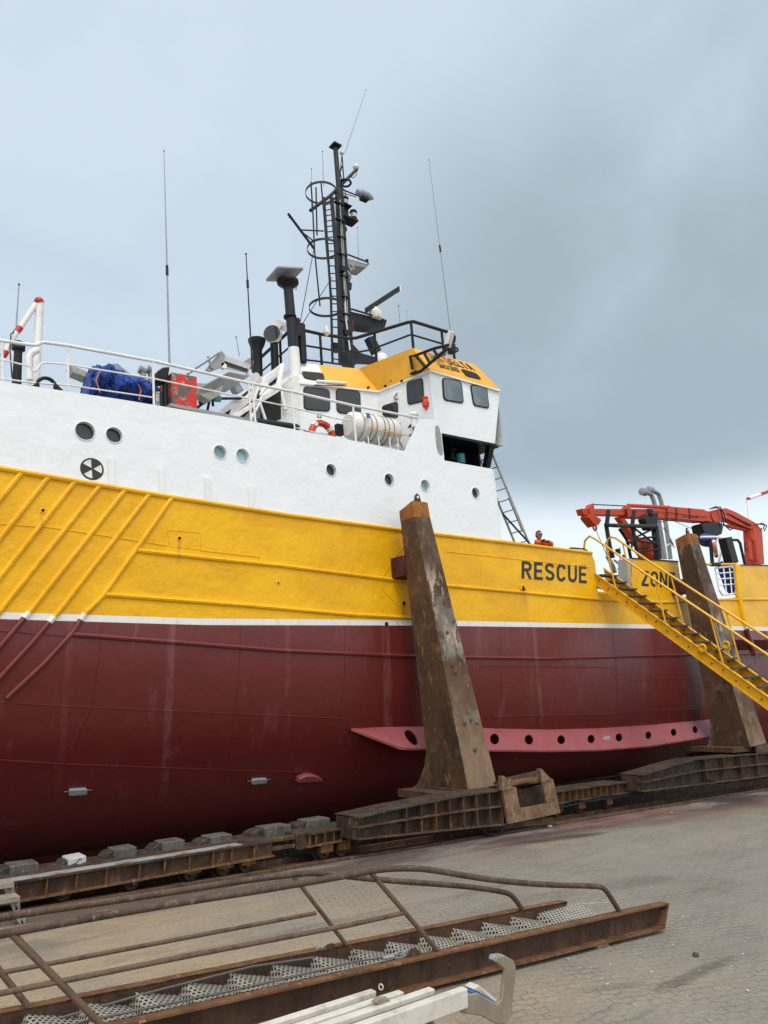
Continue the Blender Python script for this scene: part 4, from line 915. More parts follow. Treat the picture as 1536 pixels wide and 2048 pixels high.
# small platform and radar platform
MB().prism([Mp(688, 515), Mp(737, 529), Mp(733, 535), Mp(690, 528)], T*.5).build('upper_platform', 'grey_paint', mast, 0)
MB().tube([Mp(690, 513, -.05), Mp(695, 509, -.05), Mp(735, 524, -.05), Mp(737, 529, -.05)], .024, 6).build('platform_rail', 'black_paint', mast)
MB().ball(Mp(734, 521), .05).build('small_lamp', 'black_paint', mast)
for x, y in ((700, 538), (705, 535), (696, 546)): MB().lathe(Mp(x, y, -.1), L*.5+V*-.6, [(-.10, .03), (.02, .05), (.06, .06)], 10).build('work_lamp', 'grey_paint', mast)
MB().lathe(Mp(697, 553), V, [(-.12, .05), (-.03, .09), (.06, .08), (.1, .03)], 12).build('work_lamp', 'galvanised', mast); MB().lathe(Mp(698, 572), V, [(-.1, .07), (.06, .09), (.12, .05)], 12).build('work_lamp', 'dark_paint', mast)
MB().prism([Mp(697, 622), Mp(774, 640), Mp(770, 654), Mp(744, 654), Mp(700, 648)], T*.4).build('radar_platform', 'black_paint', mast, 0)
MB().tube([Mp(698, 625, -.05), Mp(703, 618, -.05), Mp(752, 633, -.05), Mp(768, 640, -.05)], .028, 6).build('platform_rail', 'black_paint', mast)
rd = MB().lathe(Mp(752, 638), V, [(0, .17), (.06, .2), (.2, .2), (.27, .14), (.29, .1), (.36, .08)], 18).build('radar_gearbox', 'fiberglass', mast)
MB().box(Mp(733, 623)-V*.05-T*.05, Mp(800, 579)-Mp(733, 623), T*.14, V*.19).build('radar_scanner', 'dark_paint', mast, bev=.02)
MB().box(Mp(797.5, 581)-V*.055-T*.055, (Mp(800, 579)-Mp(733, 623)).normalized()*.06, T*.15, V*.20).build('scanner_end', 'fiberglass', mast, 0)
MB().tube([Mp(705, 640), Mp(704, 660), Mp(694, 682)], .05, 8).build('red_fitting', 'fender_red', mast)
MB().prism([Mp(695, 676), Mp(722, 706), Mp(765, 718), Mp(765, 724), Mp(700, 720)], T*.25).build('mast_gusset', 'dark_paint', mast, 0)
MB().tube([Mp(688, 560, -.2), Mp(692, 640, -.2), Mp(700, 700, -.2)], .025, 6).build('conduit', 'fiberglass', mast); MB().tube([Mp(680, 400, -.2), Mp(683, 480, -.22), Mp(690, 600, -.22)], .022, 6).build('conduit', 'grey_paint', mast)
rc = random.Random(21)
for i in range(7):
    dx = rc.uniform(-9, 7); ys = rc.uniform(385, 520); ye_ = ys+rc.uniform(90, 210)
    P = [Mp(678+(y-380)*.053+dx+rc.uniform(-1.2, 1.2), y, -.19+rc.uniform(-.05, .02)) for y in [lerp(ys, ye_, k/5) for k in range(6)]]
    MB().tube(P, rc.uniform(.010, .018), 6).build('mast_cable', rc.choice(['black_paint', 'dark_paint', 'grey_paint']), mast)
for y in (402, 436, 470, 505, 548, 590, 625, 662): MB().box(Mp(670+(y-380)*.053, y, -.26), L*.32, T*.1, V*.035).build('cable_clamp', 'black_paint', mast, 0)
for x, y, w_, h_ in ((668, 700, .18, .22), (690, 668, .14, .16), (681, 640, .16, .14), (684, 540, .12, .16)): MB().box(Mp(x, y, -.34), L*w_, T*.14, V*h_).build('junction_box', 'black_paint', mast, 0)
MB().tube([Mp(684, 332), Mp(680, 345), Mp(683, 358), Mp(678, 372)], .02, 6).build('mast_cable', 'black_paint', mast)
MB().tube([Mp(700, 352, .15), Mp(706, 356, .15), Mp(713, 350, .15), Mp(714, 342, .2)], .012, 5).build('mast_cable', 'black_paint', mast)
MB().ring(Mp(702, 716, -.4), T, .2, .02, 20, 6).build('cable_coil', 'black_paint', mast); MB().ring(Mp(682, 383, -.25), T, .16, .014, 20, 5).build('cable_coil', 'black_paint', mast)
MB().prism([Mp(737, 674, -1), Mp(748, 671, -1), Mp(763, 700, -1), Mp(752, 706, -1)], T*.2).build('roof_vent', 'dark_paint', ship, 0)
MB().lathe(Mp(763, 716, -1), V, [(-.1, .16), (.02, .16), (.1, .12), (.14, .05)], 14).build('roof_dome', 'fiberglass', ship)
MB().lathe(C(653, 664, 10.6), V, [(-.1, .03), (-.04, .09), (.02, .09), (.04, .05), (.12, .05), (.16, .02)], 12).build('camera_dome', 'fiberglass', ship)
# stay wires
for g, b0_, b1_ in [([(628, 497), (592, 690)], 3.2, 1.9), ([(664, 555), (597, 660)], 4, 2.2), ([(577, 430), (579, 437)], 3.4, 3.4), ([(676, 377), (684, 308)], 3.4, 3.4)]:
    MB().tube([A(*g[0], b0_), A(*g[1], b1_)], .011, 5).build('stay_wire', 'black_paint', ship)
# whip aerials
def whip(x0, y0, x1, y1, b, r0=.022, r1=.010, joint=None, mat='galvanised'):
    p, q_ = A(x1, y1, b), A(x0, y0, b)
    o = MB().tube([p, lerp(p, q_, .5), q_], [r0, (r0+r1)/2, r1], 6).build('whip_aerial', mat, ship)
    MB().ball(q_, r1*2.2, n=8).build('aerial_tip', 'dark_paint', o)
    if joint: j = lerp(p, q_, joint); d_ = (q_-p).normalized(); MB().cyl(j-d_*.10, j+d_*.10, r0*1.4, n=8).build('aerial_joint', 'black_paint', o)
whip(328, 302, 339, 727, .7, .020, .007, .42); whip(492, 508, 505, 745, 2.4, .022, .012, .74, 'dark_paint'); whip(732, 180, 690, 305, 3.4, .014, .008)
whip(858, 320, 901, 664, .6, .018, .008, .47); whip(38, 569, 32, 660, 2, .014, .009); whip(645, 303, 647, 372, 3.9, .014, .009); whip(623, 338, 624, 420, 3.6, .014, .009, .1)
whip(715, 455, 717, 522, 4.3, .013, .008); whip(797, 612, 800, 646, 1.4, .018, .009); whip(472, 674, 479, 712, 3, .012, .009); whip(813, 622, 815, 645, 1.5, .008, .006)
# ------------------------------------------------------------------ loose safety gear
lr = thing('life_raft', 'white cylindrical liferaft canister strapped in a cradle by the wheelhouse door', 'life raft', A(745, 895, .75))
b0_, e0 = A(702, 851, .75), A(783, 866, .75); axr = (e0-b0_).normalized(); ln = (e0-b0_).length; rr_ = .315
MB().lathe(b0_, axr, [(-.10, .02), (-.10, rr_*.75), (-.03, rr_*.95), (.03, rr_), (ln*.48, rr_), (ln*.485, rr_*1.05), (ln*.515, rr_*1.05), (ln*.52, rr_), (ln-.03, rr_), (ln+.06, rr_*.93), (ln+.14, rr_*.7), (ln+.17, .02)], 28).build('canister', 'fiberglass', lr)
for t_ in (.12, .3, .42, .62, .72, .85): MB().band(b0_+axr*(ln*t_-.012), axr, rr_+.004, .024, .012, 28).build('strap', 'grey_paint', lr)
for t_, dy in ((.2, -.25), (.6, -.28)): MB().tube([b0_+axr*ln*t_+V*-.12-T*.36, b0_+axr*ln*(t_+.25)+V*-.17-T*.36, b0_+axr*ln*(t_+.6)+V*-.15-T*.36], .012, 5).build('lashing', 'yellow_paint', lr)
MB().prism(rquad([b0_+axr*.16-T*.36+V*.08, b0_+axr*.26-T*.36+V*.08, b0_+axr*.26-T*.36+V*.2, b0_+axr*.16-T*.36+V*.2], .1), T*-.006).build('label_plate', 'blue_paint', lr)
for t_ in (.15, .8):
    c = b0_+axr*ln*t_; MB().band(c-axr*.03, axr, rr_+.012, .06, .02, 14, math.pi*.1, math.pi*.9, -T).build('cradle_arm', 'white_paint', lr); MB().box(c-axr*.03-T*.2-V*.8, axr*.06, T*.4, V*.4).build('cradle_leg', 'white_paint', lr)
def life_ring(c, nrm, Rr, r, label, mat, text=None):
    lb = thing('life_ring', label, 'life ring', c-V*(Rr+r))
    lo = MB().ring(c, nrm, Rr, r, 36, 12).build('ring', mat, lb)
    nrm = Vector(nrm).normalized(); u = nrm.orthogonal().normalized(); u = (L-nrm*L.dot(nrm)).normalized(); w = nrm.cross(u); w = w if w.dot(V) > 0 else -w
    for g in (45, 135, 225, 315):
        P = [c+(u*math.cos(R(g+d_))+w*math.sin(R(g+d_)))*Rr for d_ in (-9, -3, 3, 9)]; MB().tube(P, r*1.05, 12).build('white_band', 'letter_white', lo)
    if text:
        text_bm(text, lambda s_, v_: c+nrm*(r*.95)*(-1 if nrm.y > 0 else 1)+(u*math.cos(R(150-120*s_))+w*math.sin(R(150-120*s_)))*(Rr-.045+.09*v_), .02, parent=lb)
    return lb
life_ring(A(645, 873, .95), (W1[1]*.3+T), .30, .075, 'bright orange life ring with white bands below the wheelhouse windows', 'orange_paint', 'DELTA')
MB().box(A(610, 868, .85), A(660, 877, .85)-A(610, 868, .85), T*.12, V*.09).build('ring_holder', 'black_paint', ship, 0)
MB().box(A(676, 868, .9), L*.16, T*.12, V*.25).build('black_box', 'black_paint', ship, 0)
life_ring(A(1430, 1097, 1.2), (L*-.5+T), .28, .07, 'faded orange life ring hanging by the white gate behind the aft pillar', 'faded_orange')
# coil lamp near the door
MB().lathe(Aa(827, 834, 10.6), V, [(-.25, .07), (-.05, .07), (.0, .12), (.05, .13), (.10, .08)], 14).build('pedestal_lamp', 'white_paint', ship)
# draught-free: black rope roll by the support
MB().ring(A(824, 862, .7), L, .12, .06, 18, 8).build('rope_roll', 'black_paint', ship)
# ------------------------------------------------------------------ ladder, pole, person
ld = thing('aluminium_ladder', 'long aluminium ladder leaning on the aft end of the white house', 'ladder', A(1061, 1095, .3))
ra0, ra1 = A(977, 890, .3), A(1063, 1100, .3); dd = (ra1-ra0).normalized(); ra1 = ra1+dd*.9
off = T*.42
MB().box(ra0, ra1-ra0, T*.03, L*.06).build('rail', 'aluminium', ld, 0); MB().box(ra0+off, ra1-ra0, T*.03, L*.06).build('rail', 'aluminium', ld, 0)
n_ = int((ra1-ra0).length/.28)
for i in range(1, n_): p = lerp(ra0, ra1, i/n_)+L*.03; MB().tube([p, p+off], .015, 6).build('rung', 'aluminium', ld)
m0, m1 = A(1001, 958, .3), A(1020, 1010, .3)
MB().box(lerp(ra0, ra1, .38)-L*.05, (ra1-ra0)*.25, T*.03, L*.05).build('lower_section', 'wood', ld, 0); MB().box(lerp(ra0, ra1, .38)-L*.05+off*.9, (ra1-ra0)*.25, T*.03, L*.05).build('lower_section', 'wood', ld, 0)
tag(MB().tube([A(1005, 1027, .35), A(1062, 1090, .12)], .024, 8).build('black_pole', 'black_paint'), 'thin black pole held by the man at the rail', 'pole')
# person
hx = inv(A(1077.5, 1071, .30)); ha, hb, hcz = hx
man = thing('person', 'man in orange coveralls and glasses looking over the yellow bulwark', 'person', S(ha+.1, .5, 3.42))
def skin(name, pts, edges, rads, mat, parent, sub=2, flat=1.0):
    me = bpy.data.meshes.new(name); c = Vector(pts[0]); me.from_pydata([Vector(p)-c for p in pts], edges, [])
    o = bpy.data.objects.new(name, me); COL.objects.link(o)
    o.modifiers.new('skin', 'SKIN'); bm = bmesh.new(); bm.from_mesh(me); lay = bm.verts.layers.skin.verify()
    for i, v in enumerate(bm.verts):
        r = rads[i]; v[lay].radius = r if isinstance(r, tuple) else (r, r); v[lay].use_root = (i == 0)
    bm.to_mesh(me); bm.free()
    s_ = o.modifiers.new('sub', 'SUBSURF'); s_.levels = sub; s_.render_levels = sub
    dg = bpy.context.evaluated_depsgraph_get(); dg.update(); nm = bpy.data.meshes.new_from_object(o.evaluated_get(dg)); o.modifiers.clear(); o.data = nm
    nm.materials.clear(); nm.materials.append(M[mat])
    for p in nm.polygons: p.use_smooth = True; p.material_index = 0
    place(o, c, parent); return o
pc = 3.42
J = {'pel': S(ha+.22, .55, pc+.88), 'wai': S(ha+.20, .50, pc+1.05), 'che': S(ha+.07, .40, hcz-.28), 'nk': S(ha+.03, .33, hcz-.14), 'hd': S(ha+.02, .31, hcz-.07),
     'shl': S(ha-.09, .33, hcz-.18), 'ell': S(ha-.14, .16, hcz-.25), 'wrl': S(ha-.20, .02, hcz-.20),
     'shr': S(ha+.19, .38, hcz-.165), 'elr': S(ha+.24, .12, hcz-.27), 'wrr': S(ha+.0, .0, hcz-.215),
     'hl': S(ha+.12, .55, pc+.84), 'kl': S(ha+.12, .52, pc+.46), 'al': S(ha+.1, .56, pc+.08), 'tl': S(ha+.08, .38, pc+.05), 'hr': S(ha+.32, .57, pc+.84), 'kr': S(ha+.34, .54, pc+.46), 'ar': S(ha+.34, .6, pc+.08), 'tr': S(ha+.33, .42, pc+.05)}
K = list(J); ix = {k_: i for i, k_ in enumerate(K)}
E_ = [(ix[a], ix[b]) for a, b in [('pel', 'wai'), ('wai', 'che'), ('che', 'nk'), ('nk', 'hd'), ('che', 'shl'), ('shl', 'ell'), ('ell', 'wrl'), ('che', 'shr'), ('shr', 'elr'), ('elr', 'wrr'), ('pel', 'hl'), ('hl', 'kl'), ('kl', 'al'), ('al', 'tl'), ('pel', 'hr'), ('hr', 'kr'), ('kr', 'ar'), ('ar', 'tr')]]
rad = {'pel': .16, 'wai': .15, 'che': .17, 'nk': .062, 'hd': .06, 'shl': .10, 'ell': .06, 'wrl': .045, 'shr': .11, 'elr': .09, 'wrr': .045, 'hl': .1, 'kl': .075, 'al': .055, 'tl': .045, 'hr': .1, 'kr': .075, 'ar': .055, 'tr': .045}
body = skin('body', [J[k_] for k_ in K], E_, [rad[k_] for k_ in K], 'coverall', man)
# head: one sculpted lathe with face features
fdir = (L*-.35+T*-.9+V*-.15).normalized(); hs = fdir.cross(V).normalized(); hu = hs.cross(fdir).normalized()
hc0 = S(ha, .30, hcz)
vs = []; fs = []; NU, NV = 20, 16
for j in range(NV+1):
    ph_ = math.pi*j/NV; zz = -math.cos(ph_)
    for i in range(NU):
        g = 2*math.pi*i/NU; x_ = math.cos(g)*math.sin(ph_); y_ = math.sin(g)*math.sin(ph_)
        X = x_*.098; Yv = y_*.077; Z = zz*.122
        if zz < 0: Yv *= 1+.38*zz*abs(zz)**.4; X *= 1+.14*zz
        if x_ > .75 and -.35 < zz < .15: X += .022*(1-abs(zz+.12)/.3)*max(0, 1-abs(y_)*3.2)
        if x_ > .6 and .02 < zz < .3 and .15 < abs(y_) < .6: X -= .010
        if x_ > .6 and -.7 < zz < -.5: X += .006
        vs.append(hc0+fdir*X+hs*Yv+hu*Z)
for j in range(NV): fs += [(j*NU+i, j*NU+(i+1) % NU, (j+1)*NU+(i+1) % NU, (j+1)*NU+i) for i in range(NU)]
head = MB().add(vs, fs).build('head', 'skin', man, 60)
vs2 = []; fs2 = []; idx = {}
for j in range(NV+1):
    for i in range(NU):
        p = vs[j*NU+i]-hc0; idx[(j, i)] = len(vs2); vs2.append(hc0+p*1.07+hu*.004)
for j in range(NV):
    for i in range(NU):
        p = vs[j*NU+i]-hc0; fz = p.dot(fdir); uz = p.dot(hu)
        if uz > .075 or (fz < .03 and uz > -.06): fs2.append((idx[(j, i)], idx[(j, (i+1) % NU)], idx[(j+1, (i+1) % NU)], idx[(j+1, i)]))
MB().add(vs2, fs2).build('hair', 'hair', head, 60)
for sgn in (-1, 1):
    MB().ring(hc0+fdir*.095+hs*(.032*sgn)+hu*.022, fdir, .024, .005, 16, 6).build('glasses', 'black_paint', head); MB().ball(hc0+fdir*.082+hs*(.030*sgn)+hu*.022, .011).build('eye', 'hair', head)
    MB().ball(hc0+hs*(.08*sgn)+hu*.005, .024, fdir, .6).build('ear', 'skin', head)
MB().tube([hc0+fdir*.093+hs*-.025-hu*.058, hc0+fdir*.099-hu*.056, hc0+fdir*.093+hs*.025-hu*.058], .005, 6).build('mouth', 'fender_red', head)
for wr, dr in (('wrl', S(-.06, -.05, .0)-S(0, 0, 0)), ('wrr', S(-.12, -.02, .0)-S(0, 0, 0))):
    w0 = J[wr]; dr = dr.normalized(); sd = dr.cross(V).normalized()
    pts_ = [w0, w0+dr*.06]; ed = [(0, 1)]; rd_ = [.030, .036]
    for k_ in range(4):
        b_ = len(pts_); o_ = sd*(.028*(k_-1.5)); pts_ += [w0+dr*.10+o_, w0+dr*(.135+(.008 if k_ in (1, 2) else 0))+o_-V*.02, w0+dr*.125+o_-V*.055]; ed += [(1, b_), (b_, b_+1), (b_+1, b_+2)]; rd_ += [.013, .0115, .010]
    b_ = len(pts_); pts_ += [w0+dr*.05+sd*.05-V*.01, w0+dr*.085+sd*.055-V*.035]; ed += [(0, b_), (b_, b_+1)]; rd_ += [.014, .011]
    skin('glove', pts_, ed, rd_, 'black_paint', man, 1)
MB().tube([J['nk']-V*.06+fdir*.05+hs*.07, J['nk']-V*.10+fdir*.10, J['nk']-V*.06+fdir*.05-hs*.07], .03, 8).build('collar', 'navy', man)
# grab bar on the bulwark
rail([(1137, 1105), (1138, 1098), (1142, 1096), (1168, 1098), (1174, 1101), (1177, 1110)], .05, .022, 'black_paint', 'grab_bar')
# ------------------------------------------------------------------ aft deck: crane, boom rest, vents, gate
cr = thing('deck_crane', 'red folding deck crane lying over the aft deck with its hook hanging', 'crane', A(1515, 1130, 3.2))
bb = 3.0
def poly(pts, b, th, mat, name, parent, bev=.012): return MB().prism([A(x, y, b) for x, y in pts], T*th).build(name, mat, parent, bev=bev)
poly([(1163, 1017), (1254, 1018), (1254, 1031), (1167, 1029)], bb+.05, .25, 'crane_red', 'boom_tip', cr)
poly([(1250, 1017), (1334, 1018), (1334, 1037), (1253, 1034)], bb+.02, .32, 'crane_red', 'boom_section', cr)
poly([(1332, 1016), (1350, 1016), (1405, 1020), (1421, 1023), (1418, 1042), (1405, 1043), (1348, 1037), (1332, 1036)], bb-.02, .40, 'crane_red', 'main_boom', cr)
MB().tube([A(1256, 1011, bb+.15), A(1338, 1015, bb+.15)], .075, 12).build('extension_cylinder', 'crane_red', cr); MB().tube([A(1338, 1015, bb+.15), A(1408, 1021, bb+.15)], .05, 12).build('extension_rod', 'crane_red', cr)
MB().tube([A(1186, 1009, bb+.15), A(1254, 1012, bb+.15)], .02, 6).build('wire', 'black_paint', cr)
poly([(1250, 1018), (1256, 1010), (1262, 1008), (1262, 1018)], bb+.05, .22, 'crane_red', 'bracket', cr)
poly([(1178, 1017), (1183, 1008), (1188, 1006), (1189, 1017)], bb+.05, .22, 'crane_red', 'bracket', cr)
for x in (1253, 1296, 1333, 1352, 1378):
    poly([(x, 1016 if x > 1300 else 1017), (x+2.2, 1016 if x > 1300 else 1017), (x+3.5, 1038 if x > 1300 else 1034), (x+1, 1038 if x > 1300 else 1034)], bb-.045, .07, 'fender_red', 'boom_joint', cr, .004)
MB().tube([A(x, y, bb-.06) for x, y in [(1262, 1020), (1300, 1023), (1340, 1025), (1380, 1031), (1415, 1034)]], .012, 5).build('hydraulic_hose', 'black_paint', cr)
MB().tube([A(x, y, bb+.1) for x, y in [(1290, 1036), (1318, 1044), (1350, 1040)]], .014, 5).build('hydraulic_hose', 'black_paint', cr)
poly([(1455, 1026), (1462, 1029), (1505, 1050), (1500, 1052)], bb-.02, .06, 'fender_red', 'boom_recess', cr, .004)
hk = poly([(1180, 1018), (1189, 1018), (1190, 1031), (1201, 1037), (1203, 1041), (1198, 1049), (1192, 1052), (1186, 1045), (1177, 1034), (1178, 1029), (1182, 1028)], bb-.03, .35, 'crane_red', 'hook_block', cr)
MB().tube([A(1184, 1042, bb+.1), A(1187, 1057, bb+.1), A(1190, 1061, bb+.1), A(1193, 1058, bb+.1), A(1190, 1046, bb+.1)], .035, 8).build('hook', 'crane_red', hk)
poly([(1168, 1029), (1173, 1029), (1174, 1034), (1172, 1037), (1169, 1036)], bb+.1, .12, 'crane_red', 'lug', cr)
MB().tube([A(1192, 1060, bb+.1), A(1214, 1112, 1.6)], .012, 5).build('hook_wire', 'black_paint', cr)
kn = MB().cyl(A(1430, 1033, bb-.05), A(1430, 1033, bb-.05)+T*.5, .27, n=20).build('knuckle', 'crane_red', cr)
poly([(1418, 1024), (1440, 1017), (1450, 1026), (1448, 1042), (1436, 1046), (1416, 1043)], bb, .40, 'crane_red', 'knuckle_plate', cr)
poly([(1440, 1018), (1452, 1016), (1470, 1023), (1514, 1047), (1522, 1058), (1512, 1063), (1478, 1048), (1450, 1036)], bb+.03, .34, 'crane_red', 'inner_boom', cr)
MB().tube([A(1455, 1052, bb+.2), A(1500, 1062, bb+.2)], .08, 10).build('lift_cylinder', 'crane_red', cr); MB().tube([A(1452, 1051, bb+.2), A(1440, 1049, bb+.2)], .05, 10).build('lift_rod', 'galvanised', cr)
poly([(1507, 1055), (1524, 1056), (1529, 1128), (1512, 1128)], bb-.05, .5, 'crane_red', 'column', cr)
for x0, y0, x1, y1 in ((1496, 1082, 1501, 1120), (1507, 1078, 1515, 1124), (1500, 1062, 1504, 1082)): MB().tube([A(x0, y0, bb-.2), A(x1, y1, bb-.2)], .10, 12).build('hydraulic_cylinder', 'crane_red', cr)
poly([(1404, 1048), (1412, 1045), (1440, 1044), (1447, 1054), (1444, 1068), (1430, 1074), (1408, 1064)], bb-.1, .5, 'black_paint', 'winch_motor', cr, .03)
for g in ([(1420, 1018), (1432, 1013), (1442, 1022), (1446, 1040), (1440, 1052)], [(1424, 1017), (1440, 1014), (1449, 1030), (1447, 1050)], [(1448, 1050), (1460, 1060), (1472, 1054)], [(1512, 1050), (1524, 1046), (1534, 1052), (1528, 1062)], [(1516, 1048), (1530, 1050), (1526, 1058)], [(1491, 1085), (1489, 1092), (1493, 1102)]):
    MB().tube([A(x, y, bb-.12) for x, y in g], .028, 6).build('hydraulic_hose', 'black_paint', cr)
MB().tube([A(1350, 1043, bb-.05), A(1385, 1058, bb-.05), A(1412, 1070, bb-.05)], .012, 5).build('wire', 'black_paint', cr)
q = [A(1366, 1034.5, bb-.03), A(1396, 1036.5, bb-.03), A(1396, 1033, bb-.03), A(1366, 1031.5, bb-.03)]
text_bm('SRS 16000-3M', lambda u, v: bil(q, u, v), .02, parent=cr)
# red leg behind the lattice
poly([(1238, 1033), (1247, 1033), (1308, 1118), (1296, 1118)], 4.4, .25, 'crane_red', 'stowed_jib', ship)
blob('stowed_grab', [(A(1275, 1085, 3.9), .2, .2), (A(1290, 1100, 3.9), .35, .35), (A(1302, 1115, 3.9), .3, .3)], '', '', 'crane_red', ship, .2, 5)
# boom rest lattice
br_ = thing('boom_rest', 'black lattice boom rest under the red crane boom', 'boom rest', A(1280, 1118, 2.8))
def bt_(pts, r, mat='black_paint', name='post', b=2.7): return MB().tube([A(x, y, b) for x, y in pts], r, 8).build(name, mat, br_)
bt_([(1217, 1021), (1213, 1054), (1219, 1090), (1226, 1116)], .075); bt_([(1268, 1023), (1264, 1054), (1270, 1085), (1276, 1108)], .075); bt_([(1239, 1058), (1254, 1080), (1262, 1118)], .06, b=3.4)
poly([(1290, 1037), (1297, 1026), (1317, 1025), (1314, 1058), (1300, 1059), (1294, 1049)], 2.62, .3, 'black_paint', 'saddle', br_)
MB().tube([A(1302, 1019, 2.6), A(1302, 1030, 2.6)], .08, 8).build('saddle_pin', 'black_paint', br_)
poly([(1311, 1052), (1317, 1052), (1325, 1118), (1318, 1118)], 2.7, .2, 'black_paint', 'post', br_)
MB().tube([A(1211, 1050, 2.6), A(1229, 1051, 2.6)], .07, 8).build('cross_bar', 'black_paint', br_); MB().tube([A(1229, 1051, 2.6), A(1313, 1053, 2.6)], .075, 8).build('cross_bar', 'timber_dark', br_)
for g in ([(1271, 1075), (1310, 1056)], [(1268, 1056), (1315, 1092)], [(1272, 1078), (1314, 1073)], [(1276, 1082), (1316, 1088)], [(1275, 1098), (1318, 1080)], [(1277, 1104), (1320, 1098)], [(1254, 1082), (1272, 1092)], [(1262, 1100), (1270, 1060)], [(1304, 1075), (1316, 1060)]): bt_(g, .038, name='brace')
# deck vents and masts
for g, b in (([(1288, 984), (1296, 986), (1303, 990), (1308, 1004), (1318, 1045), (1330, 1118)], 4.6), ([(1301, 981), (1309, 983), (1317, 988), (1322, 1002), (1332, 1050), (1341, 1118)], 5.0)):
    P = [A(x, y, b) for x, y in g]; v_ = MB().tube(P, .095, 12).build('exhaust_pipe', 'galvanised', ship); d_ = (P[0]-P[1]).normalized(); MB().lathe(P[0], d_, [(-.2, .10), (-.1, .17), (.16, .17), (.18, .14)], 14).build('pipe_cap', 'galvanised', v_)
MB().tube([A(1328, 1055, 5), A(1346, 1090, 5)], .05, 6).build('pipe_stay', 'galvanised', ship); MB().tube([A(1330, 1095, 4.8), A(1338, 1088, 4.8), A(1350, 1094, 4.8)], .03, 6).build('pipe_stay', 'clean_white', ship)
gp = thing('striped_gantry', 'white pipe gantry with red bands beyond the crane at the right edge', 'gantry', A(1505, 1130, 5.5))
MB().tube([A(1505, 1130, 5.5), A(1497, 1002, 5.5)], .09, 10).build('post', 'clean_white', gp); MB().tube([A(1497, 1002, 5.5), A(1499, 996, 5.5), A(1520, 989, 5.5)], .09, 10).build('arm', 'clean_white', gp); MB().tube([A(1520, 989, 5.5), A(1545, 980, 5.5)], .094, 10).build('red_band', 'red_sign', gp); MB().ball(A(1497, 998, 5.5), .12).build('elbow', 'red_sign', gp)
gt = thing('white_gate', 'white barred gate closing the bulwark gap beside the aft pillar', 'gate', A(1455, 1190, .1))
for g, r in (([(1432, 1136), (1468, 1132), (1472, 1180), (1470, 1188), (1445, 1190), (1438, 1180), (1430, 1136)], .032), ([(1447, 1136), (1453, 1188)], .024), ([(1459, 1135), (1464, 1188)], .02), ([(1434, 1147), (1470, 1144)], .02), ([(1436, 1158), (1471, 1156)], .02), ([(1438, 1170), (1472, 1168)], .02)): MB().tube([A(x, y, .12) for x, y in g], r, 8).build('bar', 'clean_white', gt)
MB().tube([A(1400, 1128, .1), A(1422, 1129, .1)], .04, 8).build('yellow_bar', 'yellow_paint', ship); MB().tube([A(1438, 1129, .1), A(1470, 1128, .1)], .04, 8).build('yellow_bar', 'yellow_paint', ship)
MB().tube([A(1422, 1129, .1), A(1438, 1129, .1)], .07, 8).build('hinge', 'black_paint', ship)
poly([(1452, 1075), (1464, 1073), (1478, 1124), (1466, 1130)], .25, .3, 'black_paint', 'black_cabinet', ship, .02)
MB().tube([A(1464, 1080, .6), A(1475, 1080, .6), A(1480, 1086, .6), A(1490, 1130, .6)], .05, 8).build('black_hoop', 'black_paint', ship)
for g in ([(1402, 1074), (1430, 1074), (1455, 1077)], [(1447, 1078), (1436, 1128)], [(1452, 1095), (1448, 1130)]): MB().tube([A(x, y, .8) for x, y in g], .045, 8).build('white_frame', 'clean_white', ship)
blob('blue_cover', [(A(1404, 1076, 1.6), .2, .12), (A(1415, 1080, 1.6), .3, .2), (A(1424, 1088, 1.6), .15, .12)], '', '', 'blue_tarp', ship, .2, 8)
blob('blue_fender', [(A(1447, 1130, 1.0), .2, .14), (A(1455, 1150, 1.0), .25, .28), (A(1462, 1176, 1.0), .2, .2)], '', '', 'blue_tarp', ship, .15, 9)
MB().tube([A(1421, 1085, 1.3), A(1425, 1130, 1.3)], .07, 8).build('dark_post', 'black_paint', ship)
MB().sbox(19.0, 30, 6.0, 6.3, 3.42, 4.3).build('far_bulwark', 'clean_white', ship, 0)
# clutter by the gangway head
for g, r, m_ in [([(1213, 1085), (1216, 1108), (1224, 1140)], .05, 'rope'), ([(1214, 1112), (1226, 1132), (1230, 1146)], .07, 'aluminium'), ([(1228, 1120), (1240, 1130), (1252, 1126)], .035, 'galvanised'), ([(1240, 1095), (1240, 1150)], .015, 'black_paint'), ([(1235, 1138), (1262, 1138)], .02, 'galvanised'), ([(1247, 1110), (1248, 1156)], .04, 'dark_paint')]:
    MB().tube([A(x, y, .9) for x, y in g], r, 6).build('deck_fitting', m_, ship)
MB().box(A(1237, 1106, 1.2), L*.14, T*.1, V*.14).build('black_box', 'black_paint', ship, 0)
MB().box(A(1196, 1172, .6), L*.6, T*.5, V*.18).build('deck_step', 'tread_dark', ship, 0); blob('blue_bag', [(A(1196, 1168, .8), .1, .08), (A(1204, 1170, .8), .12, .1)], '', '', 'blue_tarp', ship, .2, 4)
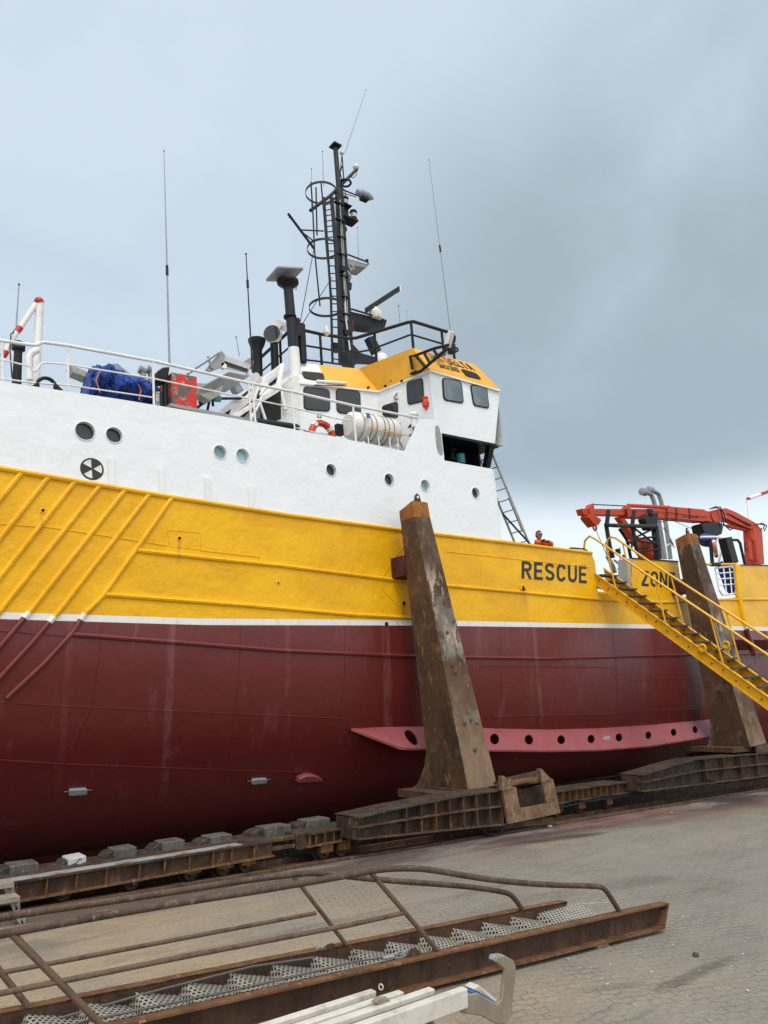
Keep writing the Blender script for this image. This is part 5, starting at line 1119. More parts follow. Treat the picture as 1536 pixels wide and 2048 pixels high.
# ------------------------------------------------------------------ yellow gangway down from the bulwark opening
gw = thing('yellow_gangway', 'yellow gangway stair with dark treads coming down from the gap in the bulwark', 'gangway', Aa(1400, 1500, 16.8))
AN, AF = 16.38, 17.20
def sline(x0, y0, x1, y1, a):
    p, q_ = inv(Aa(x0, y0, a)), inv(Aa(x1, y1, a)); return p, q_
n0, n1 = sline(1190, 1146, 1426, 1314, AN)
m_ = (n1[2]-n0[2])/(n1[1]-n0[1])
b_end = n0[1]+(-1.25-n0[2])/m_
ST = .25
def st(b): return n0[2]+m_*(b-n0[1])
slope = math.hypot(1, m_)
for a, th in ((AN, .06), (AF, .06)):
    mb = MB(); mb.prism([S(a, n0[1]+.25, st(n0[1]+.25)-.03), S(a, b_end, st(b_end)), S(a, b_end, st(b_end)-ST*slope), S(a, n0[1]+.25, st(n0[1]+.25)-ST*slope)], L*.02)
    o_ = mb.build('stringer', 'yellow_paint', gw, 0)
    for dz in (0, -ST*slope+.02):
        MB().prism([S(a-.035, n0[1]+.25, st(n0[1]+.25)+dz), S(a-.035, b_end, st(b_end)+dz), S(a-.035, b_end, st(b_end)+dz-.025), S(a-.035, n0[1]+.25, st(n0[1]+.25)+dz-.025)], L*.09).build('flange', 'yellow_paint', o_, 0)
    for i in range(34):
        b = n0[1]-(i+.4)*.24
        if b > b_end: MB().lathe(S(a-.012, b, st(b)-.13-(.05 if i % 2 else -.0)), -L, [(-.02, .018), (.012, .018)], 8).build('bolt', 'tread_dark', o_)
nt_ = 26
for i in range(nt_):
    b = lerp(n0[1]-.05, b_end+.1, i/(nt_-1)); MB().sbox(AN+.02, AF, b-.12, b+.12, st(b)-.05, st(b)-.01).build('tread', 'tread_dark', gw, 0)
def Hr(x, y, a): return Aa(x, y, a)
for a, pts in ((AN, [(1170, 1130), (1168, 1098), (1170, 1081), (1179, 1072), (1192, 1079), (1279, 1139)]), (AF, [(1216, 1105), (1212, 1092), (1215, 1080), (1222, 1074), (1231, 1076), (1300, 1124)])):
    P = [Hr(x, y, a) for x, y in pts]; q0, q1 = inv(P[-2]), inv(P[-1]); k = m_
    far = S(a, b_end, q1[2]+m_*(b_end-q1[1])); P.append(far); MB().tube(P, .030, 8).build('handrail', 'yellow_paint', gw)
    def hrc(b): return q1[2]+m_*(b-q1[1])
    for b in [n0[1]-.55-1.22*i for i in range(6)]:
        if b > b_end: MB().tube([S(a, b, st(b)-.02), S(a, b+.10, hrc(b+.10))], .022, 8).build('rail_post', 'yellow_paint', gw)
    mid = [S(a, n0[1]-.1, (st(n0[1]-.1)+hrc(n0[1]-.1))/2-.05), S(a, b_end, (st(b_end)+hrc(b_end))/2-.05)]
for x, y, a in ((1405, 1296, AN-.05), (1452, 1290, AF-.05)):
    p = Aa(x, y, a); MB().ring(p, L, .075, .03, 16, 6).build('lifting_shackle', 'yellow_paint', gw); MB().box(p-V*.12-T*.08-L*.0, L*.03, T*.16, V*.12).build('lifting_lug', 'yellow_paint', gw, 0)
# ------------------------------------------------------------------ slipway cradle
def flange(mb, x0, x1, y0, y1, z0, z1, t): mb.box((x0, y0, z0), (x1-x0, 0, z1-z0), (0, y1-y0, 0), (0, 0, t))
wheels = []
def bogie(name, label, x0, x1, yf, ztop, zbot, ribs, wh_x, grp, mat='rust_brown', deck=True):
    """open plate girder: web, flanges, ribs; wheels on the near rail"""
    t_ = thing(name, label, 'carriage', Vector(((x0+x1)/2, yf+.5, 0)), grp)
    g = MB(); z = lambda x: ztop(x)
    g.add([(x0, yf+.09, zbot(x0)), (x1, yf+.09, zbot(x1)), (x1, yf+.09, ztop(x1)), (x0, yf+.09, ztop(x0)), (x0, yf+.62, zbot(x0)), (x1, yf+.62, zbot(x1)), (x1, yf+.62, ztop(x1)), (x0, yf+.62, ztop(x0))],
          [(0, 1, 2, 3), (5, 4, 7, 6), (1, 5, 6, 2), (4, 0, 3, 7), (4, 5, 1, 0)])
    gi = g.build('girder', mat, t_, 0)
    f = MB(); flange(f, x0, x1, yf, yf+(.80 if deck else .64), ztop(x0)-.022, ztop(x1)-.022, .022); f.build('top_flange', 'rust_dark', gi, 0)
    f = MB(); flange(f, x0, x1, yf, yf+.12, zbot(x0), zbot(x1), .018); f.build('bottom_flange', 'rust_orange', gi, 0)
    for x in ribs: MB().wbox(x, x+.014, yf+.012, yf+.09, zbot(x)+.018, ztop(x)-.022).build('rib', 'rust_orange', gi, 0)
    for x in wh_x:
        w = MB().lathe((x, yf+.10, .070), (0, 1, 0), [(0, .095), (.02, .108), (.12, .108), (.121, .14), (.15, .14)], 22).build('wheel', 'rust_dark', t_)
        MB().lathe((x, yf+.04, .070), (0, 1, 0), [(0, .03), (.02, .045), (.06, .045)], 12).build('hub', 'rust_brown', w)
        MB().wbox(x-.11, x+.11, yf+.03, yf+.14, .065, zbot(x)+.02).build('axle_box', 'rust_orange', t_, bev=.01)
    return t_
grp = 'low wheeled carriages of the slipway cradle'
rnd = random.Random(4)
zt1 = lambda x: .27+.020*(x-2.04); zb1 = lambda x: .055+.024*(x-2.37)
rb1 = [-1.4+.33*i+rnd.uniform(-.05, .05) for i in range(21)]
bogie('cradle_carriage', 'rusty wheeled cradle carriage with paint-splashed deck under the bow, at lower left', -1.6, 5.50, 9.30, zt1, zb1, rb1, [.4, 1.55, 2.75, 3.55, 4.32, 4.78, 5.12], grp)
MB_dk = MB(); MB_dk.box((-1.6, 9.31, zt1(-1.6)+.003), (6.6, 0, 6.6*.02), (0, .20, 0), (0, 0, .004))
t = Mt('splashed_deck', (.27, .28, .28), .6); t.over(t.ramp(t.noise(2.2, 7, .7, (1, 2, 1)), .48, .6), (.12, .085, .065)); t.over(t.ramp(t.noise(1.7, 6, .7, (1, 3, 1)), .56, .64), (.22, .04, .045)); M['splashed_deck'] = t.m
dk = MB_dk.build('deck_sheet', 'splashed_deck', bpy.data.objects['cradle_carriage'], 0)
lk_ = thing('coupling_bar', 'short rusty coupling beams linking the left carriage to the middle one', 'coupling', Vector((5.75, 9.5, .1)))
for dz in (0, .11): MB().wbox(5.46, 6.05, 9.42, 9.56, .18+dz, .235+dz).build('beam', 'rust_brown', lk_, bev=.008)
MB().wbox(5.9, 6.1, 9.38, 9.7, .15, .37).build('end_block', 'rust_dark', lk_, bev=.01)
zt2 = lambda x: .36+.02*(x-6); zb2 = lambda x: .17+.03*(x-6)
bogie('cradle_carriage', 'short rusty wheeled carriage coupled in front of the first cradle pillar', 6.05, 7.4, 9.32, zt2, zb2, [6.1, 6.2, 6.36, 6.52, 6.66, 6.80, 6.93], [6.42, 6.74], grp, 'rust_dark', False)
zt3 = lambda x: .52+.012*(x-12.3); zb3 = lambda x: .30+.010*(x-12.3)
bogie('cradle_carriage', 'dark wheeled carriage under the bilge keel between the two cradle pillars', 10.6, 14.9, 9.75, lambda x: zt3(x)-.06, lambda x: zb3(x)-.08, [10.8+.22*i for i in range(18)], [11.9, 12.45, 13.2, 14.2], grp, 'rust_dark', False)
def pillar(name, label, a0, W, x0, x1, yf, ztf, zbf, topc, basec, k, tip):
    t_ = thing(name, label, 'cradle pillar', Vector(((x0+x1)/2, yf+1, 0)), 'upright cradle pillars beside the hull')
    # box girder with two rows of bays
    g = MB(); n_ = 12; xs = [lerp(x0, x1, i/n_) for i in range(n_+1)]
    vs = []
    for x in xs: vs += [(x, yf+.14, zbf(x)), (x, yf+.14, ztf(x)), (x, yf+.55, ztf(x)), (x, yf+.55, zbf(x))]
    fs = [(i*4+j, i*4+(j+1) % 4, (i+1)*4+(j+1) % 4, (i+1)*4+j) for i in range(n_) for j in range(4)]+[(0, 1, 2, 3), (n_*4+3, n_*4+2, n_*4+1, n_*4)]
    gi = g.add(vs, fs).build('girder', 'rust_dark', t_, 0)
    for nm, zf in (('top_flange', lambda x: ztf(x)-.012), ('bottom_flange', lambda x: zbf(x)), ('middle_flange', lambda x: lerp(zbf(x), ztf(x), .52))):
        for i in range(n_): pass
        mb = MB(); vs = []
        d_ = yf+(.60 if nm == 'top_flange' else .14)
        for x in xs: vs += [(x, yf, zf(x)), (x, yf, zf(x)+.022), (x, d_, zf(x)+.022), (x, d_, zf(x))]
        mb.add(vs, fs).build(nm, 'rust_brown' if nm != 'top_flange' else 'rust_dark', gi, 0)
    for i in range(1, 9):
        x = lerp(x0, x1, .22+.78*i/8.0-.02); MB().wbox(x-.010, x+.010, yf+.012, yf+.14, zbf(x)+.022, ztf(x)-.012).build('rib', 'rust_brown', gi, 0)
    xm = a0+W*.5; MB().wbox(xm-W*.75, xm+W*.72, yf+.55, yf+1.75, zbf(xm)+.05, ztf(xm)-.01).build('cross_arm', 'rust_dark', t_, 0)
    # upright: six-sided tapering box, vertical against the ship
    def sec(c, wa, bo, ch, a_): return [S(a_, -.40, c), S(a_, bo+.02, c), S(a_+wa-ch, bo, c), S(a_+wa, bo+ch*1.1, c), S(a_+wa, -.40, c)]
    s0 = sec(basec, W, -1.42, .24*k, a0); s1 = sec(topc-.26, W*.66, -.86, .24*k, a0-.21); s2 = sec(topc-.05, W*.65, -.84, .24*k, a0-.22)
    s2 = [p+V*(.12 if i in (1, 2, 3) else 0) for i, p in enumerate(s2)]
    MB().loft(s0, s1).build('pillar', 'post_steel', t_, 0, bev=.012); MB().loft([lerp(sum(s1, Vector())/5, p, 1.004) for p in s1], s2).build('pillar_cap', 'cap_yellow' if tip else 'cap_yellow', t_, 0)
    e = S(a0-.2+W*.33, -.62, topc+.05); lg = MB(); lg.prism([e-L*.11, e+L*.11, e+L*.05+V*.22, e+V*.26, e-L*.05+V*.22], T*.04); lg.build('lifting_eye', 'rust_dark', t_, 0)
    MB().lathe(e+V*.18-T*.002, -T, [(0, .03), (.003, .03)], 12).build('eye_hole', 'letter_white', t_)
    # flared foot and base plate
    MB().prism([S(a0, -.40, basec+.75), S(a0-.02, -.40, basec), S(a0-.55, -.40, basec-.02), S(a0-.30, -.40, basec+.12), S(a0-.10, -.40, basec+.40)], T*-.05).build('foot_gusset', 'rust_brown', t_, 0)
    zz = ztf((x0+x1)/2)
    zb_ = s0[0].z+.012; bp = MB(); bp.prism([(s0[0].x-.62, yf+.22, zb_-.14), (s0[0].x+W+.1, yf+.22, zb_-.12), (s0[0].x+W+.1, yf+.22, zb_), (s0[0].x-.62, yf+.22, zb_)], T*1.5); bp.build('base_plate', 'rust_brown', t_, bev=.01)
    fb = MB(); fb.prism([(s0[0].x+.35, yf+.05, ztf(s0[0].x+.35)+.02), (x1+.05, yf+.05, ztf(x1)+.02), (x1+.05, yf+.05, ztf(x1)+.22), (s0[0].x+.35, yf+.05, ztf(s0[0].x)+.24)], T*.06); fo = fb.build('pin_plate', 'rust_brown', t_, 0)
    for i in range(4):
        c = Vector((lerp(s0[0].x+.6, x1-.15, i/3.), yf+.05, ztf(x1)+.13)); MB().lathe(c, -T, [(-.01, .034), (.012, .034), (.014, .02)], 12).build('pin', 'rust_dark' if i else 'plate_beige', fo)
    for x_, y_ in ([(905, 1330), (922, 1318), (912, 1345), (942, 1440), (954, 1445), (930, 1447), (950, 1500), (895, 1265)] if k < 1.2 else [(1520, 1380), (1500, 1330)]):
        b_ = -1.1
        for _ in range(4): c_ = inv(A(x_, y_, b_))[2]; b_ = lerp(-1.42, -.86, min(1, max(0, (c_-basec)/(topc-.26-basec))))
        MB().lathe(A(x_, y_, b_-.004), -T, [(-.012, .035), (.010, .035), (.018, .02)], 10).build('bolt_head', 'rust_orange', t_)
    # fender pad between pillar and hull
    cf = 4.15 if k < 1.2 else 4.0
    MB().sbox(a0-.22, a0+.2*k, -.42, -.01, cf-.21, cf+.21).build('fender_block', 'fender_red', t_, bev=.015)
    return t_
def edge(pts, Y): return [(p.x, p.z) for p in (onY(x, y, Y) for x, y in pts)]
TA, BA = edge([(716, 1636), (793, 1618), (926, 1592), (1008, 1580)], 8.9), edge([(716, 1681), (1013, 1650)], 8.9)
TB, BB = edge([(1285, 1551), (1386, 1520), (1536, 1506)], 9.35), edge([(1288, 1584), (1536, 1553)], 9.35)
ztA = lambda x: interp(TA, x); zbA = lambda x: interp(BA, x)
PA = pillar('cradle_pillar', 'tall rusty tapering cradle pillar with peeled beige patch standing before the middle of the hull', 9.48, .97, TA[0][0], 9.84, 8.9, ztA, zbA, 5.31, -.06, 1.0, True)
ztB = lambda x: interp(TB, x); zbB = lambda x: interp(BB, x)
PB = pillar('cradle_pillar', 'rusty brown cradle pillar behind the yellow gangway at the right', 20.36, 1.28, TB[0][0], 24.5, 9.35, ztB, zbB, 5.45, -.55, 1.35, True)
# U-shaped bracket plate at the end of the first box girder
ub = thing('bracket_plate', 'U-shaped rusty bracket plate with two pale wedges beside the foot of the first pillar', 'bracket', Vector((10.5, 8.8, .1)))
def py(pts, Y): return [onY(x, y, Y) for x, y in pts]
MB().prism(py([(1006, 1580), (1032, 1574), (1041, 1617), (1094, 1607), (1084, 1563), (1106, 1558), (1121, 1626), (1017, 1648)], 8.82), T*.05).build('plate', 'plate_beige', ub, 0)
MB().prism(py([(1003, 1552), (1009, 1552), (1028, 1576), (1006, 1581)], 8.80), T*.08).build('wedge', 'plate_beige', ub, 0); MB().prism(py([(1079, 1537), (1084, 1538), (1103, 1559), (1085, 1564)], 8.80), T*.08).build('wedge', 'plate_beige', ub, 0)
hp = MB().prism(py([(1013, 1556), (1080, 1541), (1084, 1564), (1020, 1576)], 9.2), T*.05).build('hole_plate', 'rust_brown', ub, 0)
for x, y in ((1037, 1560), (1053, 1556), (1068, 1553)): MB().prism([onY(x, y, 9.195)+Vector((.035*math.cos(g*.785), 0, .035*math.sin(g*.785))) for g in range(8)], T*-.004).build('hole', 'letter_black', hp, 0)
MB().prism(py([(1036, 1580), (1086, 1570), (1094, 1607), (1041, 1617)], 9.1), T*.05).build('back_plate', 'rust_dark', ub, 0)
MB().box(onY(1020, 1572, 8.86), (.95, 0, .05), (0, .4, 0), (0, 0, .03)).build('shelf', 'rust_orange', ub, 0)
MB().box(onY(1020, 1646, 9.0), (1.05, 0, -.02), (0, .5, 0), (0, 0, .10)).build('base', 'rust_dark', ub, 0)
# hoses lying under the girders
for g, Y, r in [([(965, 1660), (975, 1668), (990, 1672), (1003, 1666), (1006, 1656)], 8.95, .018), ([(955, 1658), (972, 1672), (995, 1674), (1012, 1660)], 9.0, .015)]:
    tag(MB().tube([onY(x, y, Y) for x, y in g], r, 6).build('hose', 'black_paint'), 'black hose looped under the end of the first pillar girder', 'hose', 'hoses under the first girder')
for i, g in enumerate(([(1120, 1610), (1150, 1600), (1170, 1602), (1200, 1592), (1240, 1590), (1288, 1580)], [(1120, 1616), (1160, 1606), (1210, 1598), (1288, 1586)])):
    tag(MB().tube([onY(x, y, 9.70) for x, y in g], .02, 6).build('cable', 'dark_paint'), ('upper of the two dark cables strung along the far carriage' if i == 0 else 'lower of the two dark cables strung along the far carriage'), 'cable', 'cables along the far carriage')
for x0, n_ in ((1420, 4), (1480, 3)):
    for i in range(n_): pass
tag(MB().tube([onY(x, y, 9.4) for x, y in [(1418, 1560), (1435, 1566), (1455, 1566), (1470, 1556), (1490, 1562), (1510, 1560), (1536, 1554)]], .025, 6).build('hose', 'black_paint'), 'black hose sagging below the girder at the right edge', 'hose')
# keel blocks
blk = [(-12, 78, 1722, 1760, 'timber_dark'), (118, 173, 1708, 1742, 'pale'), (205, 274, 1690, 1727, 'timber_dark'), (300, 370, 1676, 1712, 'timber_dark'), (395, 465, 1665, 1697, 'timber_dark'), (500, 582, 1646, 1678, 'timber_dark'), (590, 660, 1632, 1660, 'timber_dark')]
lbl = ['dark timber keel block at the lower left corner under the bow', 'keel block with a pale grey square face and a black crack', 'weathered keel block just right of the pale one', 'greenish keel block on the middle of the splashed deck', 'brown keel block near the right end of the splashed deck', 'grey keel block above the coupling beams', 'flat keel block just left of the first pillar girder']
t = Mt('pale_block', (.42, .44, .45), .7); t.bump(t.noise(8, 5), .3, .01); M['pale_block'] = t.m
for (x0, x1, y0, y1, m_), lb in zip(blk, lbl):
    Y = 9.75; q = py([(x0+ (x1-x0)*.35, y1-1), (x1, y1-6), (x1, y0+3), (x0+(x1-x0)*.35, y0+10)], Y)
    kb = thing('keel_block', lb, 'keel block', (q[0]+q[1])/2, 'keel blocks on the carriages')
    MB().prism(q, T*.30).build('block', 'pale_block' if m_ == 'pale' else 'block_face', kb, bev=.012)
    q = py([(x0, y1), (x0+(x1-x0)*.37, y1-1), (x0+(x1-x0)*.37, y0+12), (x0+(x1-x0)*.2, y0+14), (x0+2, y1-10)], Y+.06); MB().prism(q, T*.26).build('wedge', 'timber_dark', kb, bev=.012)
    if m_ == 'pale':
        for g in ([(137, 1732), (150, 1727), (158, 1730), (172, 1724)], [(150, 1728), (160, 1717), (163, 1719)]): MB().tube([onY(x, y, Y-.004) for x, y in g], .005, 5).build('crack', 'letter_black', kb)
# added unseen girder under the keel line, blocks light from the far side
kg = MB(); kg.prism([(-8, 13.9, -.88), (36, 13.9, -.88)]+[(S(a, 0, 0).x, 13.9, S(a, 0, interp(KEEL, a)).z-.17) for a in (34, 24, 16, 10, 5, 0, -8)], T*.6)
tag(kg.build('keel_light_block', 'rust_dark', None, 0), 'added girder wall under the keel, blocking light from the far side', 'girder')
# ------------------------------------------------------------------ ground
g = MB()
g.add([(-80, -80, 0), (260, -80, 0), (260, 8.98, 0), (-80, 8.98, 0)], [(0, 1, 2, 3)]); struct(g.build('yard_paving', 'paving', None, 0))
g = MB(); g.add([(-80, 22, 0), (260, 22, 0), (260, 160, 0), (-80, 160, 0)], [(0, 1, 2, 3)]); struct(g.build('far_yard', 'paving', None, 0))
g = MB(); g.wbox(-80, 260, 8.98, 9.16, -.9, -.006); g.wbox(-80, 260, 9.16, 9.70, -.9, -.10); g.wbox(-80, 260, 21.6, 22, -.9, -.006); struct(g.build('slipway_edge', 'rust_dark', None, 0))
g = MB(); g.add([(-80, 9.7, -.88), (260, 9.7, -.88), (260, 21.7, -.881), (-80, 21.7, -.881)], [(0, 1, 2, 3)]); struct(g.build('track_pit', 'pit_floor', None, 0))
g = MB()
for Y in (9.42, 9.90): g.wbox(-60, 120, Y, Y+.07, -.11, -.035)
g.wbox(-60, 120, 9.82, 10.1, -.6, -.108); g.wbox(-60, 120, 9.06, 9.13, -.05, .02); struct(g.build('slipway_rail', 'rust_brown', None, 0))
# loose stones and grit on the paving
rnd = random.Random(11)
def stone(p, r, nm='stone', mat='stone', flat=.6):
    bm = bmesh.new(); bmesh.ops.create_icosphere(bm, subdivisions=1, radius=r)
    mb = MB(); mb.add([Vector(p)+Vector((v.co.x*rnd.uniform(.7, 1.4), v.co.y*rnd.uniform(.6, 1.2), (v.co.z+r*.75)*flat*rnd.uniform(.8, 1.2))) for v in bm.verts], [tuple(v.index for v in f.verts) for f in bm.faces]); bm.free(); return mb
for px_, r, mat, lb in [((1392, 1913), .032, 'tread_dark', 'dark lump lying on the paving right of the long stain'), ((1290, 1862), .022, 'stone', 'small pale stone at the end of the rusty gangway beam'), ((1215, 1970), .016, 'stone', 'pale stone chip beside the dark oil stain'), ((1496, 1983), .017, 'stone', 'pale stone chip near the lower right corner'), ((1135, 1920), .016, 'stone', 'grey pebble just below the rusty beam'), ((1343, 1627), .03, 'stone', 'white stone chip near the red stain by the track'), ((1100, 1655), .05, 'stone', 'white stone chip at the foot of the bracket plate')]:
    tag(stone(G(*px_), r, mat=mat).build('stone', mat), lb, 'stone')
gr = MB()
for i in range(480):
    x, y = rnd.uniform(300, 1560), 1690+360*rnd.random()**.8; p = G(x, y)
    if p.y > 8.9: continue
    r = rnd.uniform(.002, .007)*(1+p.x*.06)*(1.5 if rnd.random() < .12 else 1); s_ = stone(p, r); gr.add(s_.v, s_.f)
struct(gr.build('loose_grit', 'stone', None, 0), 'stuff')
t = Mt('oil_stain', (.05, .043, .038), .55)
# ------------------------------------------------------------------ rusty gangway lying on the paving
ZG = .24
rg = thing('rusty_gangway', 'rusty stair gangway with grating treads and pipe handrails lying on the paving', 'gangway', Vector((3.5, 4.7, 0)))
n_end = G(1322, 1803, ZG); n_st = G(200, 2048, ZG); gd = (n_end-n_st).normalized(); n_st = n_end-gd*9.5
f_end = G(1135, 1803, ZG); fd = (G(75, 2037, ZG)-f_end).normalized()*-1; f_st = f_end-gd*9.0
gn = Vector((-gd.y, gd.x, 0))       # across, away from the camera
Z = Vector((0, 0, 1))
BD = .205
def beam(end, st_, side, name):
    """channel stringer with flanges turned to `side`"""
    cut = gd*-.10
    w = MB(); w.prism([st_, end, end+cut-Z*BD, st_-Z*BD], gn*.012); o_ = w.build(name, 'rust_beam', rg, 0)
    for z_ in (0, -BD+.014):
        e2 = end+(cut if z_ else Vector((0, 0, 0))); MB().box(st_+Z*(z_-.014)-gn*.085*(1 if side < 0 else 0), e2-st_, gn*(.097 if side < 0 else .097), Z*.014).build('flange', 'rust_orange', o_, 0)
    if side < 0: MB().prism([end-gn*.085, end+gn*.012, end+gn*.012+cut-Z*BD, end-gn*.085+cut-Z*BD], gd*.012).build('end_plate', 'rust_orange', o_, 0)
    for i in range(14):
        p = end-gd*(.45+.52*i)-Z*.14; MB().lathe(p, gn*side, [(-.012, .011), (.006, .011)], 8).build('rivet', 'rust_dark', o_)
    return o_
nb = beam(n_end, n_st, -1, 'near_stringer'); fb_ = beam(f_end, f_st, 1, 'far_stringer')
for s__ in (.9, 3.6, 5.8):
    for b0 in (n_end, f_end):
        p = b0-gd*s__; MB().box(p-gd*.07-gn*.06-Z*ZG, gd*.14, gn*.16, Z*(ZG-BD)).build('packing_piece', 'wood', rg, 0)  # added packers; the lifted beams get a darker shadow gap
# zigzag grating between the stringers
Wd = (f_end-n_end).dot(gn)
zz = MB(); uv = []; zz_faces = []
steps = 22; pitch = .335
s0 = (G(1222, 1822, ZG)-n_end).dot(gd)
prof_ = [(s0+.05, -.03)]
s_ = s0-.47; prof_.append((s_, -.055+.0))
for i in range(steps): prof_ += [(s_-.03, -.105), (s_-pitch*.98, -.035)]; s_ -= pitch
acc = 0; prev = None
vs = []; us = []
for (s_, h) in prof_:
    if prev: acc += math.hypot(s_-prev[0], h-prev[1])/.038
    prev = (s_, h)
    for w_ in (.014, Wd-.004): vs.append(n_end+gd*s_+gn*w_+Z*(h if w_ > .1 else -.125)); us.append((acc, w_/.036))
gm = MB(); gm.add(vs, [(2*i, 2*i+1, 2*i+3, 2*i+2) for i in range(len(prof_)-1)]); gm.uv = us
go = gm.build('grating', 'grating', rg, 0); sm = go.modifiers.new('thickness', 'SOLIDIFY'); sm.thickness = .006
ub2 = MB(); ub2.prism([n_end-gd*.6+gn*.02-Z*.17, n_st+gn*.02-Z*.17, n_st+gn*(Wd-.02)-Z*.17, n_end-gd*.6+gn*(Wd-.02)-Z*.17], Z*.008); ub2.build('grating_shade', 'rust_dark', rg, 0)  # dark sheet added below so the grating holes look shaded
# handrails in the vertical planes of the stringers
nP = lambda x, y: onP(x, y, n_end+gn*-.02, gn); fP = lambda x, y: onP(x, y, f_end+gn*.02, gn)
def smooth(P, k=3):
    for _ in range(k):
        Q = [P[0]]
        for a, b in zip(P[:-1], P[1:]): Q += [lerp(a, b, .25), lerp(a, b, .75)]
        Q.append(P[-1]); P = Q
    return P
MB().tube(smooth([nP(x, y) for x, y in [(-160, 1903), (0, 1868), (350, 1806), (500, 1784), (700, 1750), (760, 1738), (820, 1736), (860, 1739), (950, 1755), (1020, 1764), (1100, 1770), (1190, 1772), (1208, 1775), (1221, 1794), (1237, 1820)]]), .0235, 12).build('handrail', 'rail_pipe', rg)
MB().tube(smooth([fP(x, y) for x, y in [(-160, 1861), (0, 1834), (300, 1791), (500, 1759), (585, 1749), (625, 1745), (680, 1751), (760, 1760), (930, 1772), (1005, 1783), (1025, 1790), (1045, 1820)]]), .0235, 12).build('handrail', 'rail_pipe', rg)
for P, g, r in ((nP, [(879, 1905), (742, 1746)], .019), (nP, [(205, 2052), (22, 1866)], .020), (fP, [(700, 1899), (586, 1751)], .017), (fP, [(78, 2040), (-30, 1905), (-62, 1846)], .019), (nP, [(-10, 1989), (400, 1907), (700, 1850), (806, 1826)], .0165), (fP, [(-60, 1960), (0, 1946), (300, 1889), (632, 1826)], .0150)):
    MB().tube([P(*q_) for q_ in g], r, 10).build('post' if len(g) == 2 else 'middle_rail', 'rust_pipe', rg)
# wire ropes with shackles
for P, g, lug, lb in ((nP, [(-60, 2110), (190, 2045), (500, 1979), (640, 1946), (720, 1926), (770, 1919)], (822, 1908), 'near'), (fP, [(-60, 2085), (60, 2046), (300, 1978), (500, 1928), (620, 1911)], (655, 1898), 'far')):
    w = MB().tube([P(*q_)+gn*(.05 if lb == 'near' else -.06) for q_ in g], .0085, 6).build('wire_rope', 'rope', rg)
    q0, q1 = P(*g[-1])+gn*.03, P(*lug)+gn*.03; d_ = (q1-q0)
    MB().cyl(q0, q0+d_*.42, .015, n=8).build('ferrule', 'galvanised', w)
    c = q0+d_*.62; MB().tube([c-d_*.2+Z*.012, c+Z*.022, c+d_*.3+Z*.012, c+d_*.3-Z*.012, c-Z*.02, c-d_*.2-Z*.012], .008, 6, 0, True).build('thimble', 'galvanised', w)
    MB().tube([c+d_*.05, c+d_*.25+Z*.018, c+d_*.42+Z*.02, c+d_*.46, c+d_*.42-Z*.01], .0085, 8).build('shackle', 'galvanised', w)
    l0 = P(lug[0]+4, lug[1]+14); MB().prism([l0-gd*.08, l0+gd*.06, l0+gd*.07+Z*.05, l0+gd*.03+Z*.085, l0-gd*.02+Z*.08], gn*.014).build('shackle_lug', 'rust_brown', rg, 0)
# ------------------------------------------------------------------ pale bundle of box tubes with hooked bracket
ZF = .50
fk = thing('tube_bundle', 'stack of pale box tubes with a bent hook bracket in the bottom foreground', 'tube bundle', Vector((2.8, 3.4, 0)))
Fz = lambda x, y, z=ZF: G(x, y, z)
dirv = (Fz(742, 1974)-Fz(520, 2043)).normalized(); fnr = Vector((-dirv.y, dirv.x, 0))
ends = [(742, 1976), (797, 1978), (858, 1972), (923, 1971)]
for i, (x, y) in enumerate(ends):
    e = Fz(x, y); w = .058; o_ = MB().box(e-dirv*1.9, dirv*1.9, -fnr*w*.9, Z*-(.035 if i < 3 else .10)).build('box_tube', 'pale_fork', fk, bev=.008)
e = Fz(923, 1971); arm0 = e-fnr*.06-Z*.03
hk_pts = [(920, 1990), (950, 1984), (990, 2006), (998, 1998), (1005, 1936), (986, 1922), (990, 1912), (1006, 1910), (1022, 1919), (1027, 1934), (1018, 2030), (1008, 2045), (990, 2047), (958, 2030), (918, 2024)]
pc_ = e-fnr*.02; hn = (pc_-EYE).normalized(); hn = Vector((hn.x*.6, hn.y*.6, .0)).normalized()
hpl = lambda x, y: onP(x, y, Fz(960, 1990, .42), fnr)
MB().prism([hpl(x, y) for x, y in hk_pts], fnr*-.022).build('hook_bracket', 'fork_paint', fk, bev=.006)
MB().prism([hpl(x, y) for x, y in [(987, 1921), (990, 1911), (1006, 1909), (1022, 1918), (1018, 1922), (1005, 1921), (996, 1925)]], fnr*.045).build('hook_tip', 'galvanised', fk, bev=.005)
MB().prism([hpl(x, y) for x, y in [(942, 1984), (956, 1974), (992, 2003), (986, 2012)]], fnr*.07).build('hook_arm', 'blue_paint', fk, bev=.004)
MB().prism([hpl(x, y) for x, y in [(946, 1978), (958, 1970), (996, 2001), (990, 2004)]], fnr*.075).build('arm_top', 'pale_fork', fk, bev=.004)
hp2 = lambda x, y: onP(x, y, Fz(765, 2010, .48), fnr)
MB().prism([hp2(x, y) for x, y in [(741, 2002), (752, 1992), (768, 1992), (780, 2004), (783, 2070), (757, 2070), (760, 2022), (750, 2008)]], fnr*-.035).build('second_hook', 'fork_paint', fk, bev=.006)
MB().ring(Fz(762, 1974, .51), dirv+fnr*.4, .014, .004, 16, 6).build('ring_eye', 'pale_fork', fk)
# trestle legs under the bundle
for s__ in (.35, 1.5):
    p = e-dirv*s__; MB().prism([p+fnr*.2-Z*.05, p-fnr*.12-Z*.14, p-fnr*.12-Z*(ZF), p+fnr*.2-Z*ZF], dirv*.1).build('support_block', 'wood', fk, 0)
